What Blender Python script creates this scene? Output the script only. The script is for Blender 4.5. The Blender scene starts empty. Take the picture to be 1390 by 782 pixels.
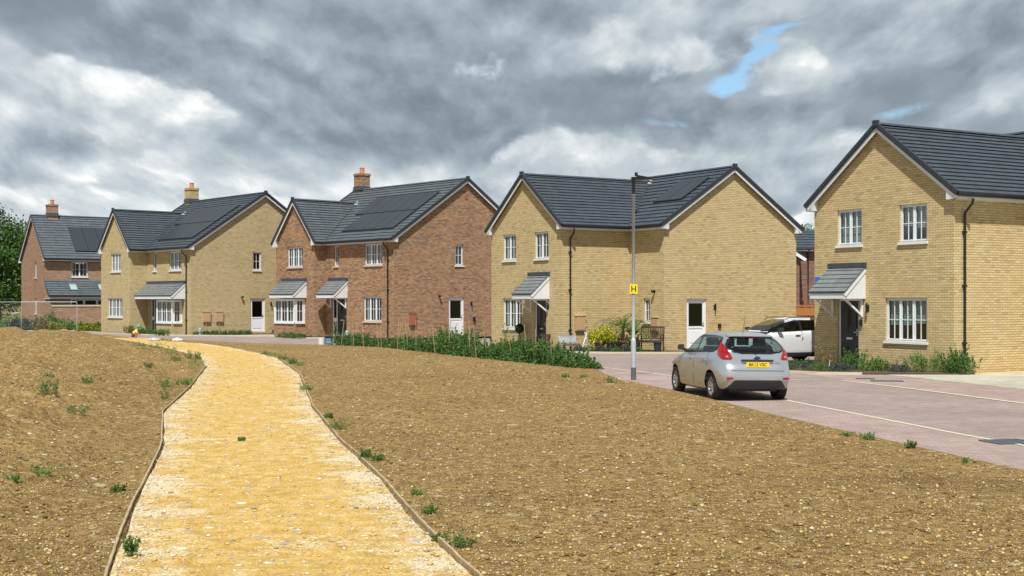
import bpy, math, random
import numpy as np
from mathutils import Vector, Matrix
R = math.radians
sc = bpy.context.scene
COL = sc.collection
random.seed(4)
# ------------------------------------------------------------------ camera
EYE = 2.2
cam = bpy.data.cameras.new('camera'); cam.lens = 36*1722/1390; cam.sensor_width = 36
cam.shift_y = 15.4/1390; cam.clip_end = 6000; cam.clip_start = 0.1
camo = bpy.data.objects.new('camera', cam); COL.objects.link(camo)
camo.location = (0, 0, EYE); camo.rotation_euler = (R(90), 0, 0)
sc.camera = camo
# ------------------------------------------------------------------ view
sc.view_settings.view_transform = 'Standard'; sc.view_settings.look = 'None'
sc.view_settings.exposure = 0.27; sc.view_settings.gamma = 1.0
sc.view_settings.use_curve_mapping = False
# ------------------------------------------------------------------ sun
SUN_EL, SUN_AZ = 60.0, 186.0          # azimuth clockwise from +Y
sl = bpy.data.lights.new('sun', 'SUN'); sl.energy = 5.0; sl.angle = R(0.6); sl.color = (1.0, .975, .93)
so = bpy.data.objects.new('sun', sl); COL.objects.link(so)
sd = Vector((math.cos(R(SUN_EL))*math.sin(R(SUN_AZ)), math.cos(R(SUN_EL))*math.cos(R(SUN_AZ)), math.sin(R(SUN_EL))))
so.rotation_euler = sd.to_track_quat('Z', 'Y').to_euler(); so.location = (0, -20, 40)

# ------------------------------------------------------------------ node helpers
class NT:
    def __init__(s, tree): s.t = tree; s.n = tree.nodes; s.l = tree.links
    def new(s, typ, **kw):
        n = s.n.new(typ)
        for k, v in kw.items():
            if k.startswith('i_'):
                key = k[2:]; key = int(key) if key.isdigit() else key.replace('_', ' ')
                s.put(n, key, v)
            else: setattr(n, k, v)
        return n
    def put(s, n, key, v):
        if isinstance(v, bpy.types.NodeSocket): s.l.new(v, n.inputs[key])
        else: n.inputs[key].default_value = v
    def math(s, op, a, b=None, c=None, clamp=False):
        n = s.n.new('ShaderNodeMath'); n.operation = op; n.use_clamp = clamp
        for i, v in enumerate((a, b, c)):
            if v is not None: s.put(n, i, v)
        return n.outputs[0]
    def mix(s, f, a, b, typ='MIX'):
        n = s.n.new('ShaderNodeMix'); n.data_type = 'RGBA'; n.blend_type = typ
        s.put(n, 0, f); s.put(n, 6, a if isinstance(a, bpy.types.NodeSocket) else (*a[:3], 1)); s.put(n, 7, b if isinstance(b, bpy.types.NodeSocket) else (*b[:3], 1))
        return n.outputs[2]
    def ramp(s, f, stops, interp='LINEAR'):
        n = s.n.new('ShaderNodeValToRGB'); s.l.new(f, n.inputs[0]); e = n.color_ramp.elements
        n.color_ramp.interpolation = interp
        while len(e) < len(stops): e.new(0.5)
        for el, (p, c) in zip(e, stops):
            el.position = p; el.color = (*c[:3], 1) if not isinstance(c, (int, float)) else (c, c, c, 1)
        return n.outputs[0]
    def noise(s, vec, scale, detail=4, rough=.55, dist=0.0):
        n = s.n.new('ShaderNodeTexNoise'); s.put(n, 'Scale', scale); s.put(n, 'Detail', detail); s.put(n, 'Roughness', rough); s.put(n, 'Distortion', dist)
        if vec is not None: s.l.new(vec, n.inputs['Vector'])
        return n.outputs[0]
    def mapr(s, v, a, b, c=0.0, d=1.0, smooth=False):
        n = s.n.new('ShaderNodeMapRange'); n.interpolation_type = 'SMOOTHSTEP' if smooth else 'LINEAR'; n.clamp = True
        s.put(n, 0, v); s.put(n, 1, a); s.put(n, 2, b); s.put(n, 3, c); s.put(n, 4, d)
        return n.outputs[0]

# ------------------------------------------------------------------ sky (world)
w = bpy.data.worlds.new('World'); sc.world = w; w.use_nodes = True
T = NT(w.node_tree)
bg = T.n['Background']; bg.inputs[1].default_value = 0.1
sky = T.new('ShaderNodeTexSky'); sky.sky_type = 'NISHITA'; sky.sun_disc = False
sky.sun_elevation = R(SUN_EL); sky.sun_rotation = R(SUN_AZ); sky.air_density = 1.3; sky.dust_density = 1.0
tc = T.new('ShaderNodeTexCoord')
sx = T.new('ShaderNodeSeparateXYZ'); T.l.new(tc.outputs['Generated'], sx.inputs[0])
X, Y, Z = sx.outputs
az = T.math('ARCTAN2', X, Y)                               # azimuth, 0 = north
el = T.math('ARCSINE', Z)
# cloud-plane coordinates (flat cloud deck seen in perspective, softened near the horizon)
den = T.math('ADD', T.math('MAXIMUM', Z, 0.0), .11)
cx = T.math('DIVIDE', X, den); cy = T.math('DIVIDE', Y, den)
cv = T.new('ShaderNodeCombineXYZ'); T.l.new(cx, cv.inputs[0]); T.l.new(cy, cv.inputs[1])
av = T.new('ShaderNodeCombineXYZ'); T.l.new(az, av.inputs[0]); T.l.new(T.math('MULTIPLY', el, 1.7), av.inputs[1])
warp = T.new('ShaderNodeTexNoise'); T.put(warp, 'Scale', 9.0); T.put(warp, 'Detail', 5.0); T.l.new(av.outputs[0], warp.inputs['Vector'])
wv = T.new('ShaderNodeVectorMath', operation='SUBTRACT'); T.l.new(warp.outputs[1], wv.inputs[0]); wv.inputs[1].default_value = (.5, .5, .5)
ws = T.new('ShaderNodeVectorMath', operation='SCALE'); T.l.new(wv.outputs[0], ws.inputs[0]); ws.inputs['Scale'].default_value = .055
wa = T.new('ShaderNodeVectorMath', operation='ADD'); T.l.new(av.outputs[0], wa.inputs[0]); T.l.new(ws.outputs[0], wa.inputs[1])
wx = T.new('ShaderNodeSeparateXYZ'); T.l.new(wa.outputs[0], wx.inputs[0])
AZ, EL = wx.outputs[0], wx.outputs[1]
def mass(a, e, ra, re, rot=0.0, k=1.0):
    """soft elliptic cloud mass at azimuth a, elevation e (degrees)"""
    dx = T.math('SUBTRACT', AZ, R(a)); dy = T.math('SUBTRACT', EL, R(e)*1.7)
    c, s_ = math.cos(R(rot)), math.sin(R(rot))
    px = T.math('ADD', T.math('MULTIPLY', dx, c/R(ra)), T.math('MULTIPLY', dy, s_/R(ra)))
    py = T.math('SUBTRACT', T.math('MULTIPLY', dy, c/(R(re)*1.7)), T.math('MULTIPLY', dx, s_/(R(re)*1.7)))
    d = T.math('ADD', T.math('MULTIPLY', px, px), T.math('MULTIPLY', py, py))
    return T.math('MULTIPLY', T.math('EXPONENT', T.math('MULTIPLY', d, -1.0)), k)
n2 = T.noise(wa.outputs[0], 17, 8, .60, .0)
den2 = T.math('ADD', T.math('MAXIMUM', Z, 0.0), .35)
lv = T.math('MULTIPLY', T.math('LOGARITHM', den2, math.e), 1.22)
def deck(dv, scale, det, seed):
    """density of the cloud deck at this direction, dv = small step towards the zenith"""
    cc = T.new('ShaderNodeCombineXYZ'); T.l.new(T.math('DIVIDE', AZ, den2), cc.inputs[0]); T.l.new(T.math('ADD', lv, dv), cc.inputs[1]); cc.inputs[2].default_value = seed
    return T.noise(cc.outputs[0], scale, det, .52, .0)
dA, dB = deck(0, 1.7, 9, 2.6), deck(.06, 1.7, 9, 2.6)
eA, eB = deck(0, 5.5, 7, 4.1), deck(.03, 5.5, 7, 4.1)
lit = T.math('ADD', T.math('MULTIPLY', T.math('SUBTRACT', dA, dB), 5.0), T.math('MULTIPLY', T.math("SUBTRACT", eA, eB), 2.2))
base = T.math('ADD', T.math('MULTIPLY', T.math('SUBTRACT', .5, dA), 1.3), T.math('ADD', T.math('MULTIPLY', T.math('SUBTRACT', n2, .5), .35), lit))
base = T.math('ADD', base, .37)
base = T.math('ADD', base, T.mapr(EL, R(9.5)*1.7, R(3.0)*1.7, -.02, .20, True))
#     az    el    raz  rel  rot  gain  (negative = dark cloud base)
MASSES = [(-20, 12.2, 7.0, 1.6, -3, -.34), (-10.5, 10.4, 5.0, 1.4, -4, -.26), (-2.5, 12.9, 5, 1.0, 4, -.34), (-6.5, 6.9, 4.6, 1.0, -4, -.34), (-2.5, 7.6, 3.4, 1.3, 0, -.20),
          (1.7, 9.0, 3.6, 1.4, 4, -.40), (-21, 6.2, 2.8, .8, 0, -.26), (15.5, 8.9, 6.0, .75, 3, -.30), (20, 12.2, 3, 1.2, 0, -.10), (6.0, 7.8, 3, .5, 5, -.12),
          (-17.5, 8.4, 1.5, 1.2, 10, .42), (-14.4, 8.1, 1.2, 1.0, 30, .50), (-19.5, 9.6, 2.5, .8, 0, .20), (-11, 12.4, 2.5, .7, 0, .14), (-7, 9.4, 2.2, .6, 10, .22), (-8.5, 4.6, 5.0, .6, 0, .24), (-18, 4.6, 4, .6, 0, .16),
          (4.6, 11.6, 1.4, .7, 0, .34), (8.0, 11.2, 1.8, .8, 0, .26), (13.0, 10.4, 1.5, .8, 52, .50), (12.2, 9.3, 2.0, .5, -5, .32), (8.0, 6.3, 3.0, .7, 5, .34), (3.4, 6.9, 2.2, .5, 10, .26), (14.5, 6.9, 1.6, .45, 0, .28), (19, 10.6, 3, .9, 0, .16), (0, 5.6, 4, .6, 0, .16)]
bright = None; dark = None
for m in MASSES:
    f = mass(*m); base = T.math('ADD', base, T.math('MULTIPLY', f, 1.05))
    if m[5] > 0: bright = f if bright is None else T.math('ADD', bright, f)
    else: dark = f if dark is None else T.math('ADD', dark, f)
# second layer: crisp-edged heads in front, lit from above, and ragged dark bases
pA, pB = deck(0, 3.3, 10, 7.7), deck(.03, 3.3, 10, 7.7)
pm = T.math('ADD', T.math('ADD', pA, T.math('MULTIPLY', bright, .46)), T.math('ADD', T.math('MULTIPLY', dark, .25), T.mapr(EL, R(9)*1.7, R(3)*1.7, -.03, .035, True)))
pmask = T.mapr(pm, .535, .60, 0, .85, True)
pval = T.math('ADD', .74, T.math('ADD', T.math('MULTIPLY', T.math('SUBTRACT', pA, pB), 5.5), T.math('MULTIPLY', T.math('SUBTRACT', pm, .60), 1.1)))
qA, qB = deck(0, 2.6, 10, 11.3), deck(.03, 2.6, 10, 11.3)
qmask = T.mapr(T.math('SUBTRACT', qA, T.math('ADD', T.math('MULTIPLY', dark, .36), T.math('MULTIPLY', bright, .30))), .555, .64, 0, .75, True)
qval = T.math('ADD', -.12, T.math('ADD', T.math('MULTIPLY', T.math('SUBTRACT', qA, qB), 2.4), T.math('MULTIPLY', T.math('SUBTRACT', .75, qA), .6)))
def lerp(f, a, b): return T.math('ADD', T.math('MULTIPLY', a, T.math('SUBTRACT', 1.0, f)), T.math('MULTIPLY', b, f))
base = lerp(qmask, base, qval); base = lerp(pmask, base, pval)
base = T.mapr(base, -.36, 1.12)
cl = T.ramp(base, [(0.0, (.150, .190, .235)), (.25, (.225, .275, .325)), (.48, (.345, .405, .455)), (.72, (.51, .565, .60)), (.88, (.68, .72, .735)), (1.0, (.86, .875, .865))])
clb = T.new('ShaderNodeVectorMath', operation='SCALE'); T.l.new(cl, clb.inputs[0]); T.l.new(T.mapr(Z, .26, .60, 9.6, 4.2, True), clb.inputs['Scale'])   # clouds above the frame, unseen, dimmed to cut sky fill and deepen shade
# gaps of blue
gap = mass(10.85, 10.75, 1.15, .40, 50, 1.0)
for m in ((12.1, 11.7, 1.0, .26, 25, .95), (9.7, 9.75, .85, .50, 20, 1.0), (11.4, 10.9, .6, .35, 0, .35), (7.2, 8.0, 1.7, .30, -4, .52), (9.3, 7.7, 1.5, .26, 8, .48), (17.2, 7.9, 1.9, .34, 6, .50)): gap = T.math('ADD', gap, mass(*m))
gap = T.math('ADD', gap, T.math('MULTIPLY', T.math('MINIMUM', T.math('MULTIPLY', gap, 1.6), 1.0), T.math('ADD', T.math('MULTIPLY', T.math('SUBTRACT', n2, .5), 2.4), T.math('MULTIPLY', T.math('SUBTRACT', .5, eA), 1.6))))
gapm = T.mapr(gap, .30, .80, smooth=True)
skb = T.new('ShaderNodeVectorMath', operation='MULTIPLY'); T.l.new(sky.outputs[0], skb.inputs[0]); skb.inputs[1].default_value = (1.15, 1.35, 1.5)
skl = T.mix(.35, skb.outputs[0], (1.5, 3.4, 5.6))
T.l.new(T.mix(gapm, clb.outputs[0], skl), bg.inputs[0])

# ------------------------------------------------------------------ materials
def mat(name, color=(.5, .5, .5), rough=.6, metal=0.0, spec=.5, emit=None):
    m = bpy.data.materials.new(name); m.use_nodes = True
    b = m.node_tree.nodes['Principled BSDF']
    b.inputs['Base Color'].default_value = (*color, 1); b.inputs['Roughness'].default_value = rough
    b.inputs['Metallic'].default_value = metal; b.inputs['Specular IOR Level'].default_value = spec
    return m
def nt(m): return NT(m.node_tree), m.node_tree.nodes['Principled BSDF']
def bump(t, b, h, strength=.5, dist=.01):
    n = t.new('ShaderNodeBump', i_Strength=strength, i_Distance=dist); t.l.new(h, n.inputs['Height']); t.l.new(n.outputs[0], b.inputs['Normal'])
def dirty(m, amount=.25, scale=3.0, space='Object'):
    """slight uneven tone so no surface is flat"""
    t, b = nt(m); c = b.inputs['Base Color'].default_value[:3]
    tcn = t.new('ShaderNodeTexCoord'); f = t.noise(tcn.outputs[space], scale, 6, .65)
    r = t.ramp(f, [(.25, tuple(x*(1-amount) for x in c)), (.75, tuple(min(1, x*(1+amount*.6)) for x in c))])
    t.l.new(r, b.inputs['Base Color']); return m

def brick(name, ramp, mortar, bw=.225, bh=.075, tone=.12):
    m = mat(name, rough=.9, spec=.2); t, b = nt(m)
    uv = t.new('ShaderNodeUVMap'); s = t.new('ShaderNodeSeparateXYZ'); t.l.new(uv.outputs[0], s.inputs[0])
    v = t.math('DIVIDE', s.outputs[1], bh); row = t.math('FLOOR', v)
    u = t.math('ADD', t.math('DIVIDE', s.outputs[0], bw), t.math('MULTIPLY', t.math('MODULO', t.math('ABSOLUTE', row), 2.0), .5))
    colm = t.math('FLOOR', u); fu = t.math('SUBTRACT', u, colm); fv = t.math('SUBTRACT', v, row)
    c = t.new('ShaderNodeCombineXYZ'); t.l.new(colm, c.inputs[0]); t.l.new(row, c.inputs[1])
    wn = t.new('ShaderNodeTexWhiteNoise', noise_dimensions='2D'); t.l.new(c.outputs[0], wn.inputs['Vector'])
    col = t.ramp(wn.outputs[0], ramp, 'CONSTANT')
    mm = t.math('MAXIMUM', t.math('LESS_THAN', fu, .04), t.math('LESS_THAN', fv, .17))
    tcn = t.new('ShaderNodeTexCoord')
    big = t.noise(tcn.outputs['Object'], .9, 5, .6); fine = t.noise(tcn.outputs['Object'], 45, 3, .6)
    col = t.mix(mm, col, mortar)
    col = t.mix(1.0, col, t.ramp(big, [(.3, 1-tone), (.7, 1.0)]), 'MULTIPLY')
    col = t.mix(.5, col, t.ramp(fine, [(.3, .8), (.7, 1.0)]), 'MULTIPLY')
    t.l.new(col, b.inputs['Base Color'])
    bump(t, b, t.math('ADD', t.math('SUBTRACT', 1.0, mm), t.math('MULTIPLY', fine, .4)), .7, .012)
    return m
YEL = [(0, (.64, .50, .26)), (.25, (.61, .47, .24)), (.45, (.67, .535, .295)), (.65, (.59, .45, .23)), (.80, (.65, .515, .285)), (.91, (.50, .385, .19)), (.96, (.68, .585, .35)), (.985, (.48, .42, .28))]
M = {}
M['yellow'] = brick('buff_brick', YEL, (.30, .225, .105), tone=.08)
M['olive'] = brick('olive_buff_brick', [(p, (c[0]*.92, c[1]*.94, c[2]*.98)) for p, c in YEL], (.33, .265, .14), tone=.08)
M['red'] = brick('mixed_red_brick', [(0, (.39, .205, .105)), (.2, (.32, .165, .09)), (.38, (.43, .245, .13)), (.53, (.36, .21, .12)), (.70, (.24, .15, .10)), (.79, (.45, .29, .165)), (.93, (.18, .13, .11))], (.43, .34, .23))
M['pale_red'] = brick('pale_brown_brick', [(0, (.40, .23, .14)), (.25, (.35, .20, .125)), (.5, (.44, .28, .18)), (.75, (.30, .19, .13)), (.9, (.40, .27, .19))], (.40, .31, .22))
M['plum'] = brick('plum_brick', [(0, (.25, .13, .095)), (.3, (.21, .11, .085)), (.6, (.28, .16, .12)), (.85, (.16, .10, .085))], (.30, .22, .17))
def tile(name, c, bw=.30, rough=.5):
    m = mat(name, c, rough, spec=.4); t, b = nt(m)
    uv = t.new('ShaderNodeUVMap'); s = t.new('ShaderNodeSeparateXYZ'); t.l.new(uv.outputs[0], s.inputs[0])
    row = t.math('FLOOR', t.math('DIVIDE', s.outputs[1], .31))
    u = t.math('ADD', t.math('DIVIDE', s.outputs[0], bw), t.math('MULTIPLY', t.math('MODULO', t.math('ABSOLUTE', row), 2.0), .5))
    cm = t.math('FLOOR', u); fu = t.math('SUBTRACT', u, cm)
    cc = t.new('ShaderNodeCombineXYZ'); t.l.new(cm, cc.inputs[0]); t.l.new(row, cc.inputs[1])
    wn = t.new('ShaderNodeTexWhiteNoise', noise_dimensions='2D'); t.l.new(cc.outputs[0], wn.inputs['Vector'])
    tcn = t.new('ShaderNodeTexCoord'); f = t.noise(tcn.outputs['Object'], 2.2, 6, .7)
    col = t.mix(1.0, c, t.ramp(wn.outputs[0], [(0, .84), (1, 1.12)]), 'MULTIPLY')
    col = t.mix(t.ramp(f, [(.35, 0.0), (.8, .35)]), col, tuple(x*1.7+.01 for x in c))
    col = t.mix(t.math('LESS_THAN', fu, .03), col, tuple(x*.35 for x in c))
    t.l.new(col, b.inputs['Base Color'])
    bump(t, b, t.noise(tcn.outputs['Object'], 60, 3, .6), .25, .004)
    return m
M['tile'] = tile('slate_grey_tile', (.050, .063, .078), rough=.6)
M['tile_light'] = tile('weathered_grey_tile', (.080, .096, .108))
M['slate'] = tile('canopy_slate', (.145, .16, .165), .2, .55)
M['white'] = dirty(mat('white_upvc', (.76, .79, .81), .35), .06, 2)
M['offwhite'] = dirty(mat('white_painted_board', (.70, .73, .75), .5), .08, 2)
M['black'] = mat('black_plastic', (.012, .012, .014), .35)
M['ridge'] = dirty(mat('dark_ridge_tile', (.030, .036, .044), .55), .3, 6)
M['lead'] = dirty(mat('lead_flashing', (.055, .065, .08), .5), .3, 4)
M['palelead'] = mat('bright_valley_flashing', (.42, .46, .48), .45)
M['door_black'] = mat('black_door_paint', (.010, .011, .013), .3)
M['chrome'] = mat('brushed_steel', (.6, .6, .6), .3, 1.0)
M['meter'] = dirty(mat('sand_meter_box', (.50, .33, .19), .6), .08)
M['meter_red'] = dirty(mat('terracotta_meter_box', (.36, .12, .065), .6), .08)
M['pot'] = dirty(mat('orange_clay', (.62, .22, .09), .8), .15, 8)
M['sill_red'] = dirty(mat('pale_pink_sill', (.66, .47, .40), .8), .15, 8)
M['curtain'] = dirty(mat('pale_curtain', (.50, .55, .52), .9), .1)
M['blind'] = dirty(mat('striped_blind', (.74, .80, .78), .9), .05)
M['coping'] = dirty(mat('cream_coping', (.58, .50, .36), .85), .12, 5)
def glassmat(name, tint=(.75, .8, .8), refl=.30):
    m = bpy.data.materials.new(name); m.use_nodes = True; t = NT(m.node_tree); t.n.remove(t.n['Principled BSDF'])
    out = t.n['Material Output']; tr = t.new('ShaderNodeBsdfTransparent', i_Color=(*tint, 1)); gl = t.new('ShaderNodeBsdfGlossy', i_Roughness=.02)
    ge = t.new('ShaderNodeNewGeometry'); dp = t.new('ShaderNodeVectorMath', operation='DOT_PRODUCT'); t.l.new(ge.outputs['Incoming'], dp.inputs[0]); t.l.new(ge.outputs['Normal'], dp.inputs[1])
    c1 = t.math('SUBTRACT', 1.0, t.math('ABSOLUTE', dp.outputs['Value'])); f = t.math('ADD', t.math('MULTIPLY', t.math('POWER', c1, 5.0), .9), refl, clamp=True)
    mx = t.new('ShaderNodeMixShader'); t.l.new(f, mx.inputs[0]); t.l.new(tr.outputs[0], mx.inputs[1]); t.l.new(gl.outputs[0], mx.inputs[2]); t.l.new(mx.outputs[0], out.inputs[0])
    return m
M['glass'] = glassmat('window_glass', (.56, .66, .64), .12)
M['doorglass'] = glassmat('door_glass', (.20, .22, .22), .07)
M['screen'] = glassmat('windscreen_glass', (.62, .72, .70), .26)
M['darkglass'] = glassmat('dark_car_glass', (.14, .17, .17), .06)
M['carglass'] = glassmat('car_glass', (.60, .70, .68), .11)
def solar():
    m = mat('solar_cells', (.036, .043, .053), .35, spec=.35); t, b = nt(m)
    uv = t.new('ShaderNodeUVMap'); s = t.new('ShaderNodeSeparateXYZ'); t.l.new(uv.outputs[0], s.inputs[0])
    g = None
    for o in (0, 1):
        f = t.math('FRACT', t.math('DIVIDE', s.outputs[o], .16)); l = t.math('LESS_THAN', f, .06); g = l if g is None else t.math('MAXIMUM', g, l)
    t.l.new(t.mix(g, (.034, .041, .051), (.060, .070, .082)), b.inputs['Base Color']); return m
M['solar'] = solar()
M['solar_frame'] = mat('black_panel_frame', (.022, .026, .031), .4)
def wood(name, c, sc_=(14, 2, 14)):
    m = mat(name, c, .8, spec=.2); t, b = nt(m); tcn = t.new('ShaderNodeTexCoord'); mp = t.new('ShaderNodeMapping'); mp.inputs['Scale'].default_value = sc_
    t.l.new(tcn.outputs['Object'], mp.inputs[0]); f = t.noise(mp.outputs[0], 2.0, 6, .7)
    t.l.new(t.ramp(f, [(.3, tuple(x*.6 for x in c)), (.7, tuple(x*1.2 for x in c))]), b.inputs['Base Color']); bump(t, b, f, .4, .01); return m
M['fence_wood'] = wood('orange_fence_wood', (.42, .18, .06))
M['old_wood'] = wood('weathered_teak', (.085, .058, .045))
M['grey_wood'] = wood('grey_bench_wood', (.20, .16, .13))
M['edge_wood'] = wood('edging_timber', (.42, .32, .19), (3, 3, 3))
M['cane'] = wood('bamboo', (.46, .34, .18))
M['galv'] = dirty(mat('galvanised_steel', (.46, .52, .56), .5, .2), .14, 3)
M['galv_dark'] = dirty(mat('dark_base_paint', (.10, .115, .13), .6), .2, 5)
M['yellow_sign'] = mat('yellow_sign', (.85, .68, .01), .45)
def leafmat(name, a, b_, c, trans=.25):
    m = mat(name, a, .55, spec=.3); t, b = nt(m); g = t.new('ShaderNodeNewGeometry')
    col = t.ramp(g.outputs['Random Per Island'], [(0, a), (.5, b_), (1, c)]); t.l.new(col, b.inputs['Base Color'])
    tr = t.new('ShaderNodeBsdfTranslucent'); t.l.new(col, tr.inputs[0]); mx = t.new('ShaderNodeMixShader', i_0=trans)
    t.l.new(b.outputs[0], mx.inputs[1]); t.l.new(tr.outputs[0], mx.inputs[2]); t.l.new(mx.outputs[0], t.n['Material Output'].inputs[0]); return m
M['leaf_hedge'] = leafmat('hedge_leaf', (.055, .13, .03), (.10, .205, .05), (.19, .30, .095), .4)
M['leaf_weed'] = leafmat('weed_leaf', (.11, .21, .045), (.16, .28, .065), (.23, .34, .11), .4)
M['leaf_tree'] = leafmat('tree_leaf', (.038, .095, .016), (.065, .135, .026), (.10, .18, .042), .25)
M['leaf_dark'] = leafmat('dark_tree_leaf', (.020, .045, .016), (.032, .065, .022), (.05, .09, .032))
M['leaf_yellow'] = leafmat('golden_leaf', (.34, .36, .015), (.48, .48, .03), (.60, .56, .10))
M['leaf_palm'] = leafmat('palm_leaf', (.07, .12, .02), (.12, .19, .035), (.20, .24, .06))
M['leaf_grey'] = leafmat('lavender_leaf', (.055, .085, .055), (.085, .11, .085), (.10, .10, .11))
M['leaf_dry'] = leafmat('dry_leaf', (.18, .15, .05), (.26, .20, .08), (.30, .22, .12))
M['leaf_lime'] = leafmat('lime_leaf', (.14, .20, .02), (.24, .28, .03), (.32, .33, .04))
M['bark'] = wood('bark', (.11, .085, .06))

# ------------------------------------------------------------------ mesh helpers
def obj(name, me, m, parent=None, smooth=False):
    o = bpy.data.objects.new(name, me); COL.objects.link(o)
    for x in (m if isinstance(m, (list, tuple)) else [m]): me.materials.append(x)
    if smooth:
        me.polygons.foreach_set('use_smooth', [True]*len(me.polygons))
    if parent: o.parent = parent
    return o
def tag(o, label, cat, group=None, kind=None):
    if label: o['label'] = label
    if cat: o['category'] = cat
    if group: o['group'] = group
    if kind: o['kind'] = kind
    return o
def empty(name, loc=(0, 0, 0), rz=0.0, label=None, cat=None, group=None):
    o = bpy.data.objects.new(name, None); COL.objects.link(o); o.location = loc; o.rotation_euler = (0, 0, rz); o.empty_display_size = .2
    return tag(o, label, cat, group)
def copy_tree(o, parent=None):
    c = o.copy(); COL.objects.link(c)
    if parent: c.parent = parent
    for ch in o.children: copy_tree(ch, c)
    return c
def np_mesh(name, V, F):
    me = bpy.data.meshes.new(name); V = np.asarray(V, np.float32); F = np.asarray(F, np.int32); k = F.shape[1]
    me.vertices.add(len(V)); me.vertices.foreach_set('co', V.ravel())
    me.loops.add(F.size); me.loops.foreach_set('vertex_index', F.ravel())
    me.polygons.add(len(F)); me.polygons.foreach_set('loop_start', np.arange(0, F.size, k, dtype=np.int32))
    me.update(calc_edges=True); return me
class MB:
    def __init__(s): s.v = []; s.f = []; s.m = []
    def face(s, pts, mi=0):
        b = len(s.v); s.v += [tuple(p) for p in pts]; s.f.append(tuple(range(b, b+len(pts)))); s.m.append(mi)
    def hexa(s, p, mi=0):
        """8 corners: 0-3 one face, 4-7 the opposite, same order"""
        b = len(s.v); s.v += [tuple(x) for x in p]
        for q in ((0, 1, 2, 3), (7, 6, 5, 4), (0, 4, 5, 1), (1, 5, 6, 2), (2, 6, 7, 3), (3, 7, 4, 0)):
            s.f.append(tuple(b+i for i in q)); s.m.append(mi)
    def box(s, x0, x1, y0, y1, z0, z1, mi=0):
        s.hexa([(x0, y0, z0), (x1, y0, z0), (x1, y1, z0), (x0, y1, z0), (x0, y0, z1), (x1, y0, z1), (x1, y1, z1), (x0, y1, z1)], mi)
    def bar(s, a, b, w=.04, h=.04, mi=0, up=(0, 0, 1)):
        a, b = Vector(a), Vector(b); d = (b-a).normalized(); u = Vector(up)
        if abs(d.dot(u)) > .98: u = Vector((1, 0, 0))
        r = d.cross(u).normalized(); u = r.cross(d).normalized(); r *= w/2; u *= h/2
        s.hexa([a-r-u, a+r-u, a+r+u, a-r+u, b-r-u, b+r-u, b+r+u, b-r+u], mi)
    def tube(s, pts, r, n=8, mi=0, cap=True):
        pts = [Vector(p) for p in pts]; rs = r if isinstance(r, (list, tuple)) else [r]*len(pts); rings = []; ref = None
        for i, p in enumerate(pts):
            d = (pts[min(i+1, len(pts)-1)]-pts[max(i-1, 0)]).normalized()
            if ref is None: ref = Vector((0, 0, 1)) if abs(d.z) < .9 else Vector((1, 0, 0))
            a = d.cross(ref).normalized(); c = a.cross(d).normalized(); b = len(s.v)
            s.v += [tuple(p+(a*math.cos(2*math.pi*k/n)+c*math.sin(2*math.pi*k/n))*rs[i]) for k in range(n)]; rings.append(b)
        for i in range(len(rings)-1):
            for k in range(n): s.f.append((rings[i]+k, rings[i]+(k+1) % n, rings[i+1]+(k+1) % n, rings[i+1]+k)); s.m.append(mi)
        if cap: s.f.append(tuple(rings[0]+k for k in range(n))); s.f.append(tuple(rings[-1]+k for k in reversed(range(n)))); s.m += [mi, mi]
    def lathe(s, prof, c=(0, 0, 0), n=16, mi=0):
        s0 = []
        for r, z in prof:
            s0.append(len(s.v)); s.v += [(c[0]+r*math.cos(2*math.pi*k/n), c[1]+r*math.sin(2*math.pi*k/n), c[2]+z) for k in range(n)]
        for i in range(len(s0)-1):
            for k in range(n): s.f.append((s0[i]+k, s0[i]+(k+1) % n, s0[i+1]+(k+1) % n, s0[i+1]+k)); s.m.append(mi)
    def ico(s, c, r, mi=0, n=8, sq=1.0):
        prof = [(r*math.sin(math.pi*i/n)+1e-5, -r*sq*math.cos(math.pi*i/n)) for i in range(n+1)]; s.lathe(prof, c, 12, mi)
    def build(s, name, m, parent=None, smooth=False, uv=True):
        me = bpy.data.meshes.new(name); me.from_pydata(s.v, [], s.f); me.update()
        if not me.polygons: return obj(name, me, m, parent)
        if uv:
            l = me.uv_layers.new(name='UVMap'); data = []
            for p in me.polygons:
                n = p.normal; h = Vector((-n.y, n.x, 0))
                if h.length < .05: h = Vector((1, 0, 0)); 
                h.normalize()
                if h.x < -.5 or (abs(h.x) <= .5 and h.y < 0): h = -h
                b = n.cross(h); b = b if b.z >= 0 else -b
                for vi in p.vertices:
                    co = me.vertices[vi].co; data += [co.dot(h), co.dot(b)]
            l.data.foreach_set('uv', data)
        o = obj(name, me, m, parent, smooth)
        if any(s.m): me.polygons.foreach_set('material_index', s.m)
        return o

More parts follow.
